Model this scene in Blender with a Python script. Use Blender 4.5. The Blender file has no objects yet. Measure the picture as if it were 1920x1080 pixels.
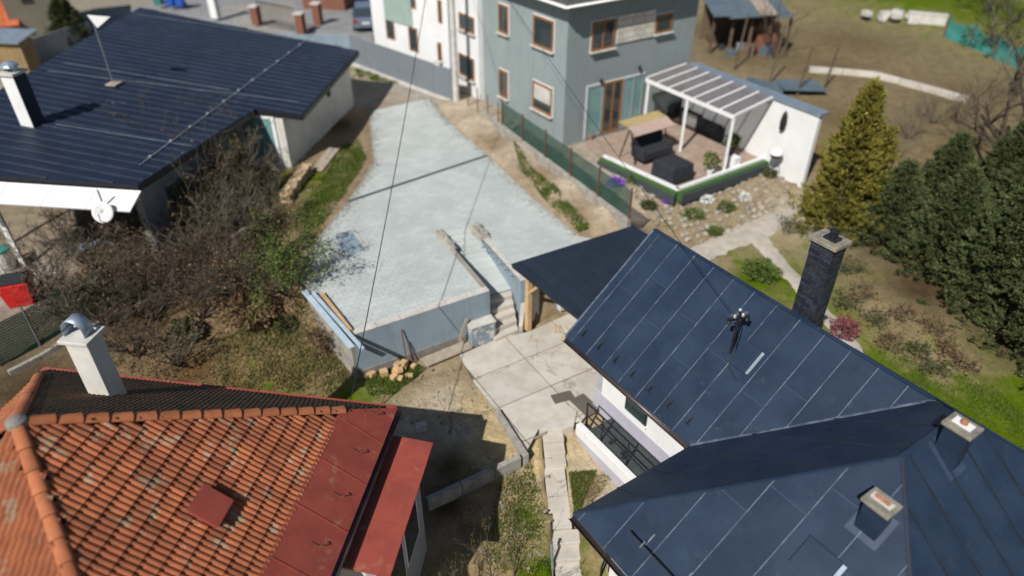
import bpy, bmesh, math, random
import numpy as np
from mathutils import Vector, Matrix
random.seed(7); RNG = np.random.default_rng(7)
R = math.radians
S = bpy.context.scene
COL = S.collection

# ------------------------------------------------------------------ camera, sky, sun, exposure
CAMZ, PITCH, FPX = 14.0, R(35), 1300.0
cam_d = bpy.data.cameras.new('camera'); cam = bpy.data.objects.new('camera', cam_d); COL.objects.link(cam)
cam.location = (0, 0, CAMZ); cam.rotation_euler = (math.pi/2 - PITCH, 0, 0)
cam_d.sensor_width = 36.0; cam_d.lens = FPX/1920*36.0; cam_d.clip_end = 600; cam_d.clip_start = .1
cam_d.dof.use_dof = True; cam_d.dof.focus_distance = 14.8; cam_d.dof.aperture_fstop = 0.19
S.camera = cam
SUN_AZ, SUN_EL = 30.0, 44.0            # light travels towards azimuth 30 deg right of the view, sun 44 deg high
w = bpy.data.worlds.new('World'); S.world = w; w.use_nodes = True
nt = w.node_tree; nt.nodes.clear()
sky = nt.nodes.new('ShaderNodeTexSky'); sky.sky_type = 'NISHITA'; sky.sun_disc = False
sky.sun_elevation = R(SUN_EL); sky.sun_rotation = R(SUN_AZ + 180); sky.altitude = 300
bg = nt.nodes.new('ShaderNodeBackground'); bg.inputs[1].default_value = 0.053
wo = nt.nodes.new('ShaderNodeOutputWorld')
nt.links.new(sky.outputs[0], bg.inputs[0]); nt.links.new(bg.outputs[0], wo.inputs[0])
sl = bpy.data.lights.new('sun', 'SUN'); sl.energy = 4.3; sl.angle = R(.5); sl.color = (1, .965, .91)
sun = bpy.data.objects.new('sun', sl); COL.objects.link(sun); sun.location = (-20, -30, 50)
Ldir = Vector((math.sin(R(SUN_AZ))*math.cos(R(SUN_EL)), math.cos(R(SUN_AZ))*math.cos(R(SUN_EL)), -math.sin(R(SUN_EL))))
sun.rotation_euler = Ldir.to_track_quat('-Z', 'Y').to_euler()
S.view_settings.view_transform = 'Standard'; S.view_settings.look = 'None'
S.view_settings.exposure = 0.34; S.view_settings.gamma = 1.0; S.view_settings.use_curve_mapping = False
S.render.engine = 'CYCLES'

# ------------------------------------------------------------------ survey helpers: a sight line meets a known height or wall
_c, _s = math.cos(PITCH), math.sin(PITCH)
def ray(u, v):
    a = (u-960)/FPX; b = (v-540)/FPX
    return Vector((a, _c - b*_s, -_s - b*_c))
def P(u, v, z):
    d = ray(u, v); t = (z-CAMZ)/d.z
    return Vector((0, 0, CAMZ)) + d*t
def Q(u, v, p0, n):
    d = ray(u, v); o = Vector((0, 0, CAMZ)); t = (Vector(p0)-o).dot(n)/d.dot(n)
    return o + d*t
def dirv(a): return Vector((math.cos(R(a)), math.sin(R(a)), 0))
UP = Vector((0, 0, 1))

# ------------------------------------------------------------------ materials
def M(name, c, c2=None, c3=None, sc=2.0, rough=.85, bump=.15, bsc=40, metal=0.0, t3=.58, w3=.08, sc3=None, var=0.0, spec=.4, hard=None, coat=0, crack=0, streak=0):
    m = bpy.data.materials.new(name); m.use_nodes = True
    n = m.node_tree.nodes; l = m.node_tree.links; b = n['Principled BSDF']
    b.inputs['Roughness'].default_value = rough; b.inputs['Metallic'].default_value = metal
    b.inputs['Specular IOR Level'].default_value = spec
    if coat: b.inputs['Coat Weight'].default_value = coat
    geo = n.new('ShaderNodeNewGeometry'); pos = geo.outputs['Position']
    def noise(scale, det=6, rg=.6):
        t = n.new('ShaderNodeTexNoise'); t.inputs['Scale'].default_value = scale; t.inputs['Detail'].default_value = det
        t.inputs['Roughness'].default_value = rg; l.new(pos, t.inputs['Vector']); return t.outputs['Fac']
    def ramp(f, a, bb):
        r = n.new('ShaderNodeMapRange'); r.inputs[1].default_value = a; r.inputs[2].default_value = bb; r.interpolation_type = 'SMOOTHSTEP'
        l.new(f, r.inputs[0]); return r.outputs[0]
    def mix(f, a, bb):
        x = n.new('ShaderNodeMix'); x.data_type = 'RGBA'; l.new(f, x.inputs[0])
        for v, i in ((a, 6), (bb, 7)):
            if isinstance(v, tuple): x.inputs[i].default_value = (*v, 1)
            else: l.new(v, x.inputs[i])
        return x.outputs[2]
    c2 = c2 or tuple(k*.8 for k in c)
    col = mix(ramp(noise(sc), .35, .65), c, c2)
    if c3:
        col = mix(ramp(noise(sc3 or sc*2.3, 8, .7), t3, t3+w3), col, c3)
    if streak:                                   # rain streaks and grime running down a wall
        mp_ = n.new('ShaderNodeMapping'); mp_.inputs['Scale'].default_value = (2.6, 2.6, .22); l.new(pos, mp_.inputs['Vector'])
        t = n.new('ShaderNodeTexNoise'); t.inputs['Scale'].default_value = 1.6; t.inputs['Detail'].default_value = 7; t.inputs['Roughness'].default_value = .7; l.new(mp_.outputs[0], t.inputs['Vector'])
        mm = n.new('ShaderNodeMath'); mm.operation = 'MULTIPLY'; mm.inputs[1].default_value = streak; l.new(ramp(t.outputs['Fac'], .5, .72), mm.inputs[0])
        col = mix(mm.outputs[0], col, tuple(k*.55 for k in c))
    if crack:                                    # wandering hairline cracks
        nd = n.new('ShaderNodeTexNoise'); nd.inputs['Scale'].default_value = 2.2; nd.inputs['Detail'].default_value = 6; l.new(pos, nd.inputs['Vector'])
        vm = n.new('ShaderNodeVectorMath'); vm.operation = 'MULTIPLY_ADD'; vm.inputs[1].default_value = (.9,.9,.9); l.new(nd.outputs['Color'], vm.inputs[0]); l.new(pos, vm.inputs[2])
        vo = n.new('ShaderNodeTexVoronoi'); vo.feature = 'DISTANCE_TO_EDGE'; vo.inputs['Scale'].default_value = crack; l.new(vm.outputs[0], vo.inputs['Vector'])
        r_ = n.new('ShaderNodeMapRange'); r_.inputs[1].default_value = .002; r_.inputs[2].default_value = .007; r_.inputs[3].default_value = .5; r_.inputs[4].default_value = 0; l.new(vo.outputs['Distance'], r_.inputs[0])
        col = mix(r_.outputs[0], col, (.14,.115,.085))
    if var:
        oi = n.new('ShaderNodeObjectInfo'); hs = n.new('ShaderNodeHueSaturation')
        r = n.new('ShaderNodeMapRange'); r.inputs[3].default_value = 1-var; r.inputs[4].default_value = 1+var
        l.new(oi.outputs['Random'], r.inputs[0]); l.new(r.outputs[0], hs.inputs['Value']); l.new(col, hs.inputs['Color']); col = hs.outputs[0]
    l.new(col, b.inputs['Base Color'])
    rr = n.new('ShaderNodeMapRange'); rr.inputs[3].default_value = max(0.03, rough-.12); rr.inputs[4].default_value = min(1, rough+.12)
    l.new(noise(sc*1.7), rr.inputs[0]); l.new(rr.outputs[0], b.inputs['Roughness'])
    if bump:
        bp = n.new('ShaderNodeBump'); bp.inputs['Strength'].default_value = bump; bp.inputs['Distance'].default_value = .02
        l.new(noise(bsc, 5), bp.inputs['Height']); l.new(bp.outputs[0], b.inputs['Normal'])
    return m

m_paver   = M('paver grey', (.45,.48,.465), (.39,.42,.405), (.35,.36,.335), sc=.8, rough=.9, bump=.25, bsc=60, t3=.60, w3=.16, sc3=1.7, var=.05)
m_joint   = M('joint sand', (.33,.35,.34), (.27,.29,.28), sc=6)
m_conc    = M('concrete slab', (.50,.47,.415), (.42,.385,.33), (.33,.285,.22), sc=1.6, rough=.92, bump=.3, bsc=50, t3=.57, w3=.2, sc3=2.6, var=.07, crack=.3)
m_concg   = M('old concrete', (.33,.31,.27), (.24,.22,.19), (.42,.39,.34), sc=2.5, rough=.95, bump=.5, bsc=30, t3=.55, w3=.15)
m_coping  = M('pale coping', (.55,.53,.49), (.44,.42,.38), (.32,.30,.27), sc=3, bump=.3, t3=.64)
m_bluew   = M('blue-grey wall paint', (.235,.30,.345), (.205,.265,.31), (.44,.47,.48), sc=1.3, rough=.85, bump=.2, t3=.685, w3=.03, sc3=4.3, streak=.5)
m_bluep   = M('flaking blue-grey paint', (.20,.25,.29), (.16,.21,.25), (.5,.48,.45), sc=2, bump=.4, t3=.53, w3=.03, sc3=4)
m_bareb   = M('bare footing concrete', (.23,.215,.195), (.17,.155,.14), (.36,.34,.32), sc=4, bump=.5, t3=.66, w3=.05)
m_navy    = M('navy roof sheet', (.0145,.026,.050), (.021,.036,.064), (.042,.058,.082), sc=1.1, rough=.48, bump=.16, bsc=3.2, t3=.57, w3=.22, sc3=2.7, var=.07, spec=.18)
m_navyd   = M('dark carport sheet', (.015,.023,.038), (.019,.028,.045), (.03,.04,.056), sc=1.2, rough=.55, spec=.25, bump=.05, bsc=14, t3=.62, w3=.2, var=.08)
m_seam    = M('worn seam', (.035,.052,.09), (.06,.08,.12), (.135,.17,.215), sc=3, rough=.55, bump=.1, t3=.36, w3=.34, sc3=3.4)
m_seamd   = M('dark seam', (.018,.026,.042), (.015,.02,.03), sc=3, rough=.5, bump=0)
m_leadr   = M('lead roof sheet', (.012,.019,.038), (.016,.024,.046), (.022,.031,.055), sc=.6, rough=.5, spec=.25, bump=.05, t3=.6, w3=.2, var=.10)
m_leads   = M('sheet rib', (.022,.03,.05), (.035,.045,.068), (.08,.095,.12), sc=1.2, rough=.45, bump=0, t3=.6, w3=.1)
m_wear    = M('light weathered line', (.16,.20,.24), (.24,.28,.32), (.5,.52,.52), sc=5, bump=0, t3=.6)
m_white   = M('white render', (.70,.70,.69), (.655,.655,.645), sc=1.5, bump=.08, rough=.9, streak=.16)
m_lilac   = M('lilac plinth', (.42,.41,.47), (.38,.37,.43), sc=2, bump=.15)
m_grey    = M('grey render', (.245,.285,.285), (.225,.265,.265), sc=.8, bump=.06, rough=.92, streak=.35)
m_cream   = M('cream render', (.62,.60,.55), (.52,.50,.45), (.4,.38,.33), sc=1.2, bump=.1, t3=.66, streak=.5)
m_beige   = M('shade-toned beige plaster', (.17,.155,.115), (.14,.13,.095), sc=.8, bump=.1)  # darker than the plaster itself: the wall's shade is put into the colour
m_green   = M('sage render', (.30,.38,.33), (.26,.34,.29), sc=1, bump=.08)
m_stone   = M('cream stone cladding', (.62,.58,.50), (.50,.46,.39), (.74,.71,.64), sc=6, bump=.5, bsc=20, t3=.55, w3=.1, var=.15)
m_wood    = M('fresh pine', (.52,.36,.19), (.44,.29,.14), (.36,.22,.10), sc=5, rough=.7, bump=.1, t3=.62, var=.1)
m_board   = M('weathered board', (.36,.30,.235), (.28,.23,.18), (.42,.37,.31), sc=4, bump=.3, t3=.6, var=.12)
m_boarddk = M('old dark wood', (.12,.085,.055), (.085,.06,.04), sc=4, bump=.3, var=.15)
m_frame   = M('brown window frame', (.26,.115,.035), (.21,.09,.028), sc=6, rough=.5, bump=0)
m_black   = M('black metal', (.012,.013,.016), (.016,.017,.02), sc=8, rough=.45, bump=0)
m_dkgrey  = M('dark grey fabric', (.018,.020,.026), (.025,.027,.033), sc=6, rough=.9, bump=.2)
m_tile    = M('terracotta tile', (.33,.105,.043), (.25,.078,.034), (.27,.185,.115), sc=3.1, rough=.9, bump=.35, t3=.56, w3=.05, sc3=2.6, var=.3)
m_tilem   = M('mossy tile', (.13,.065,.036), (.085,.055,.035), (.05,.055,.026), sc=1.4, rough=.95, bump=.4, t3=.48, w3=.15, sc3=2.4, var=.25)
m_hip     = M('hip tile', (.37,.125,.05), (.30,.10,.042), (.36,.28,.2), sc=5, bump=.3, t3=.64, var=.15)
m_redsh   = M('red sheet metal', (.30,.062,.04), (.235,.05,.034), (.34,.15,.10), sc=1.6, rough=.6, bump=.12, bsc=7, t3=.56, w3=.16, sc3=3.1)
m_mortar  = M('mortar', (.34,.30,.25), (.25,.22,.18), sc=6, bump=.4)
m_brick   = M('dark clinker brick', (.02,.024,.034), (.03,.035,.047), (.075,.075,.075), sc=4, rough=.5, bump=.3, t3=.62, w3=.08, sc3=14, var=.4)
m_lichen  = M('lichen slab', (.25,.23,.185), (.15,.14,.115), (.36,.24,.09), sc=7, bump=.6, t3=.58, w3=.06, sc3=11)
m_pot     = M('clay pot', (.36,.16,.085), (.26,.11,.06), sc=8, bump=.1)
m_zinc    = M('zinc', (.38,.45,.52), (.30,.36,.43), sc=3, rough=.4, metal=.6, bump=.05)
m_steel   = M('galvanised', (.35,.37,.38), (.28,.3,.31), sc=6, rough=.45, metal=.7, bump=.05)
m_rust    = M('rusty iron', (.13,.05,.025), (.09,.035,.02), (.19,.08,.04), sc=14, bump=.3)
m_bark    = M('bark', (.085,.065,.045), (.06,.045,.032), sc=9, bump=.5, bsc=60)
m_twig    = M('twig', (.085,.064,.042), (.06,.046,.03), sc=4, bump=0)
m_twig2   = M('grey twig', (.125,.105,.072), (.09,.075,.05), sc=4, bump=0)
m_netg    = M('green net', (.008,.055,.04), (.01,.07,.05), sc=2, rough=.8, bump=.2)
m_teal    = M('teal net', (.04,.22,.19), (.03,.17,.15), sc=2, bump=.2)
m_blueb   = M('pale blue board', (.42,.50,.56), (.33,.42,.50), (.58,.6,.6), sc=6, bump=.1, t3=.62, var=.1)
m_bluet   = M('blue sheet', (.11,.145,.165), (.08,.11,.13), (.2,.26,.29), sc=2, rough=.5, bump=.15, t3=.62)
m_red     = M('red plastic', (.55,.02,.02), (.45,.015,.015), sc=3, rough=.4, bump=0)
m_bluepl  = M('blue plastic', (.02,.10,.42), (.02,.08,.35), sc=3, rough=.4, bump=0)
m_asph    = M('asphalt', (.24,.24,.24), (.19,.19,.19), sc=1, bump=.3, bsc=70)
m_gravel  = M('pale gravel', (.42,.38,.32), (.34,.31,.26), (.5,.46,.4), sc=3, bump=.5, bsc=25)
m_terr    = M('terrace tile', (.34,.25,.195), (.28,.21,.165), (.40,.32,.265), sc=2, bump=.1, t3=.58, var=.1)
m_deck    = M('slate deck tile', (.055,.065,.065), (.043,.05,.052), sc=3, rough=.6, bump=.1, var=.15)
m_mat     = M('grey door mat', (.12,.105,.085), (.095,.085,.07), sc=20, bump=.4)
m_rock    = M('rockery stone', (.33,.30,.25), (.24,.22,.18), (.42,.40,.35), sc=5, bump=.5, bsc=18, t3=.58, var=.25)
m_orange  = M('orange roof', (.48,.12,.04), (.4,.1,.035), sc=3, bump=.3, var=.15)
m_shed    = M('shed wood', (.26,.18,.09), (.2,.135,.065), sc=4, bump=.3, var=.15)
m_brickr  = M('red brick', (.20,.085,.05), (.15,.06,.04), (.26,.14,.09), sc=8, bump=.4, t3=.58)
m_tyre    = M('tyre', (.012,.012,.012), (.02,.02,.02), sc=9, bump=.1)
m_car     = M('silver blue paint', (.16,.20,.27), (.15,.19,.26), sc=2, rough=.3, metal=.3, bump=0, coat=.6)
m_lampred = M('red lamp lens', (.4,.01,.015), (.35,.01,.01), sc=4, rough=.2, bump=0)
m_mulch   = M('dry leaf litter', (.16,.10,.06), (.11,.07,.042), sc=6, bump=.5)
def glass(name, col, rough=.06):
    m = bpy.data.materials.new(name); m.use_nodes = True; b = m.node_tree.nodes['Principled BSDF']
    b.inputs['Base Color'].default_value = (*col, 1); b.inputs['Roughness'].default_value = rough
    b.inputs['Specular IOR Level'].default_value = .8; b.inputs['Coat Weight'].default_value = .5; b.inputs['Coat Roughness'].default_value = .03
    return m
m_glass = glass('window glass', (.03,.045,.05)); m_glasst = glass('teal glass', (.16,.30,.29), .12); m_polyc = glass('smoked roof pane', (.11,.10,.105), .22)
pb2 = m_polyc.node_tree.nodes['Principled BSDF']; pb2.inputs['Alpha'].default_value = .55; pb2.inputs['Base Color'].default_value = (.22,.19,.19,1)
def leafmat(name, c, c2, trans=.25):
    m = bpy.data.materials.new(name); m.use_nodes = True; n = m.node_tree.nodes; l = m.node_tree.links; b = n['Principled BSDF']
    g = n.new('ShaderNodeNewGeometry'); mr = n.new('ShaderNodeMix'); mr.data_type = 'RGBA'
    mr.inputs[6].default_value = (*c, 1); mr.inputs[7].default_value = (*c2, 1)
    l.new(g.outputs['Random Per Island'], mr.inputs[0]); l.new(mr.outputs[2], b.inputs['Base Color'])
    b.inputs['Roughness'].default_value = .7; b.inputs['Specular IOR Level'].default_value = .25
    return m
m_conif  = leafmat('dark conifer leaf', (.028,.047,.015), (.115,.128,.048))
m_cyp    = leafmat('golden cypress leaf', (.05,.07,.014), (.29,.235,.04))
m_leaf   = leafmat('spring leaf', (.04,.07,.012), (.11,.15,.03))
m_leafd  = leafmat('dull evergreen leaf', (.035,.045,.012), (.09,.095,.032))
m_grass  = leafmat('grass blade', (.045,.08,.008), (.105,.14,.02))
m_dry    = leafmat('dry grass blade', (.20,.15,.07), (.33,.26,.14))
m_olive  = leafmat('olive rough grass', (.07,.08,.02), (.20,.17,.065))
m_crumb  = leafmat('soil crumb', (.16,.12,.08), (.30,.24,.17))
m_purple = leafmat('purple flower', (.16,.03,.40), (.30,.10,.60))
m_maroon = leafmat('maroon leaf', (.12,.02,.025), (.26,.12,.12))
m_whitef = leafmat('white blossom', (.55,.58,.55), (.7,.72,.68))
m_bush   = leafmat('dry brown leaf', (.08,.048,.024), (.19,.12,.065))

# ------------------------------------------------------------------ mesh helpers
class MB:
    def __init__(s): s.v = []; s.f = []
    def add(s, vs, fs):
        o = len(s.v); s.v += [tuple(v) for v in vs]; s.f += [tuple(i+o for i in f) for f in fs]; return s
    def prism(s, poly, z0, z1):
        n = len(poly); a = sum(poly[i][0]*poly[(i+1)%n][1]-poly[(i+1)%n][0]*poly[i][1] for i in range(n))
        if a < 0: poly = poly[::-1]
        g = (lambda z, p: z(p) if callable(z) else z)
        vs = [(p[0], p[1], g(z0, p)) for p in poly] + [(p[0], p[1], g(z1, p)) for p in poly]
        fs = [tuple(range(n-1, -1, -1)), tuple(range(n, 2*n))] + [(i, (i+1)%n, (i+1)%n+n, i+n) for i in range(n)]
        return s.add(vs, fs)
    def slab(s, pts, th, up=True):
        """a planar polygon given thickness th below it (against its upward normal)"""
        pts = [Vector(p) for p in pts]; n = Vector((0, 0, 0))
        for i in range(len(pts)): n += (pts[i]-pts[0]).cross(pts[(i+1)%len(pts)]-pts[0])
        n.normalize()
        if n.z < 0: pts = pts[::-1]; n = -n
        k = len(pts); vs = [p - n*th for p in pts] + pts
        return s.add(vs, [tuple(range(k-1, -1, -1)), tuple(range(k, 2*k))] + [(i, (i+1)%k, (i+1)%k+k, i+k) for i in range(k)])
    def box(s, c, sx, sy, sz, ax=None, ay=None, az=None):
        c = Vector(c); ax = Vector(ax or (1,0,0)).normalized(); az = Vector(az or UP).normalized(); ay = Vector(ay) if ay else az.cross(ax)
        ay = ay.normalized()
        vs = [c + ax*(sx/2*i) + ay*(sy/2*j) + az*(sz/2*k) for k in (-1,1) for j in (-1,1) for i in (-1,1)]
        return s.add(vs, [(0,2,3,1),(4,5,7,6),(0,1,5,4),(2,6,7,3),(0,4,6,2),(1,3,7,5)])
    def beam(s, a, b, wd, ht, up=UP):
        a = Vector(a); b = Vector(b); d = (b-a); L = d.length; d.normalize(); up = Vector(up)
        sd = d.cross(up)
        if sd.length < 1e-4: sd = d.cross(Vector((1,0,0)))
        sd.normalize(); u = sd.cross(d)
        return s.box((a+b)/2, L, wd, ht, d, sd, u)
    def tube(s, pts, r, n=6, caps=True):
        pts = [Vector(p) for p in pts]; rs = r if isinstance(r, (list, tuple)) else [r]*len(pts); o = len(s.v); prev = None
        for i, p in enumerate(pts):
            d = (pts[min(i+1, len(pts)-1)] - pts[max(i-1, 0)]).normalized()
            x = d.cross(UP) if prev is None else prev - d*prev.dot(d)
            if x.length < 1e-4: x = d.cross(Vector((1,0,0)))
            x.normalize(); prev = x; y = d.cross(x)
            for k in range(n):
                t = 2*math.pi*k/n; s.v.append(tuple(p + x*(math.cos(t)*rs[i]) + y*(math.sin(t)*rs[i])))
        for i in range(len(pts)-1):
            for k in range(n):
                a = o+i*n+k; b = o+i*n+(k+1)%n; s.f.append((a, a+n, b+n, b))
        if caps:
            s.f.append(tuple(o+k for k in range(n))); s.f.append(tuple(o+(len(pts)-1)*n+k for k in range(n-1, -1, -1)))
        return s
    def lathe(s, c, prof, n=16):
        c = Vector(c); o = len(s.v)
        for r, z in prof:
            for k in range(n):
                t = 2*math.pi*k/n; s.v.append((c.x+r*math.cos(t), c.y+r*math.sin(t), c.z+z))
        for i in range(len(prof)-1):
            for k in range(n):
                a = o+i*n+k; b = o+i*n+(k+1)%n; s.f.append((a, b, b+n, a+n))
        s.f.append(tuple(o+k for k in range(n-1, -1, -1))); s.f.append(tuple(o+(len(prof)-1)*n+k for k in range(n)))
        return s
ORG = {}
def tag(o, label=None, cat=None, group=None, kind=None):
    if label: o['label'] = label
    if cat: o['category'] = cat
    if group: o['group'] = group
    if kind: o['kind'] = kind
    return o
def thing(name, label, cat, loc, group=None):
    o = bpy.data.objects.new(name, None); COL.objects.link(o); o.location = loc; o.empty_display_size = .2
    ORG[o.name] = Vector(loc); return tag(o, label, cat, group)
def put(name, mesh, mat, parent=None):
    o = bpy.data.objects.new(name, mesh); COL.objects.link(o)
    if mat and not mesh.materials: mesh.materials.append(mat)
    if parent: o.parent = parent; ORG[o.name] = ORG[parent.name]
    return o
def obj(name, mb, mat, parent=None, smooth=False, bevel=0, kind=None):
    me = bpy.data.meshes.new(name)
    if parent is not None:
        g = ORG[parent.name]; vs = [(v[0]-g.x, v[1]-g.y, v[2]-g.z) for v in mb.v]; org = g
    else:
        a = np.array(mb.v); org = Vector((a[:,0].mean(), a[:,1].mean(), a[:,2].min())); vs = [(v[0]-org.x, v[1]-org.y, v[2]-org.z) for v in mb.v]
    me.from_pydata(vs, [], mb.f); me.update()
    if smooth: me.polygons.foreach_set('use_smooth', [True]*len(me.polygons))
    o = put(name, me, mat, parent)
    if parent is None: o.location = org; ORG[o.name] = org
    if bevel:
        b = o.modifiers.new('bevel', 'BEVEL'); b.width = bevel; b.segments = 2; b.limit_method = 'ANGLE'; b.angle_limit = R(40)
    if kind: o['kind'] = kind
    return o
def piece(name, me, parent, M4):
    """one of many alike pieces that share a mesh; M4 is its world matrix"""
    o = bpy.data.objects.new(name, me); COL.objects.link(o); o.parent = parent
    o.matrix_local = Matrix.Translation(-ORG[parent.name]) @ M4
    return o
def mesh_of(mb, mat, name='piece'):
    me = bpy.data.meshes.new(name); me.from_pydata(mb.v, [], mb.f); me.materials.append(mat); me.update(); return me
def frame4(o, x, y, z):
    return Matrix(((x.x,y.x,z.x,o.x),(x.y,y.y,z.y,o.y),(x.z,y.z,z.z,o.z),(0,0,0,1)))
def clip(poly, a, b):
    """keep the part of 2D poly left of a->b"""
    out = []; n = len(poly)
    sd = lambda p: (b[0]-a[0])*(p[1]-a[1])-(b[1]-a[1])*(p[0]-a[0])
    for i in range(n):
        p, q = poly[i], poly[(i+1)%n]; sp, sq = sd(p), sd(q)
        if sp >= 0: out.append(p)
        if sp*sq < 0:
            t = sp/(sp-sq); out.append((p[0]+(q[0]-p[0])*t, p[1]+(q[1]-p[1])*t))
    return out
def clipcell(poly, cell):
    for i in range(len(cell)):
        poly = clip(poly, cell[i], cell[(i+1)%len(cell)])
        if len(poly) < 3: return []
    return poly
def area(poly): return abs(sum(poly[i][0]*poly[(i+1)%len(poly)][1]-poly[(i+1)%len(poly)][0]*poly[i][1] for i in range(len(poly))))/2
def inside(p, poly):
    r = False; n = len(poly)
    for i in range(n):
        a, b = poly[i], poly[(i+1)%n]
        if (a[1] > p[1]) != (b[1] > p[1]) and p[0] < (b[0]-a[0])*(p[1]-a[1])/(b[1]-a[1])+a[0]: r = not r
    return r

# ------------------------------------------------------------------ key layout
ZY = 1.65                                   # level of the paved yard above the lower courtyard
dA = dirv(-56.5); dB = dirv(33.5)           # axes of the navy-roofed house (and roughly of the grey one)
xy = lambda p: (p.x, p.y)
YL = [(563,516),(566,490),(600,445),(634,400),(652,378),(680,340),(701,303),(698,262),(694,228),(693,209)]
YR = [(805,184),(828,211),(850,234),(914,291),(1000,372),(1085,443)]
yl = [P(u,v,ZY) for u,v in YL]; yr = [P(u,v,ZY) for u,v in YR]
F0 = P(662,628,ZY); F1 = P(918,545,ZY); S0 = P(824,434,ZY); S1 = P(886,426,ZY); F2 = P(977,528,ZY)
F3 = F2 + dirv(30)*4.2
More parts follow.
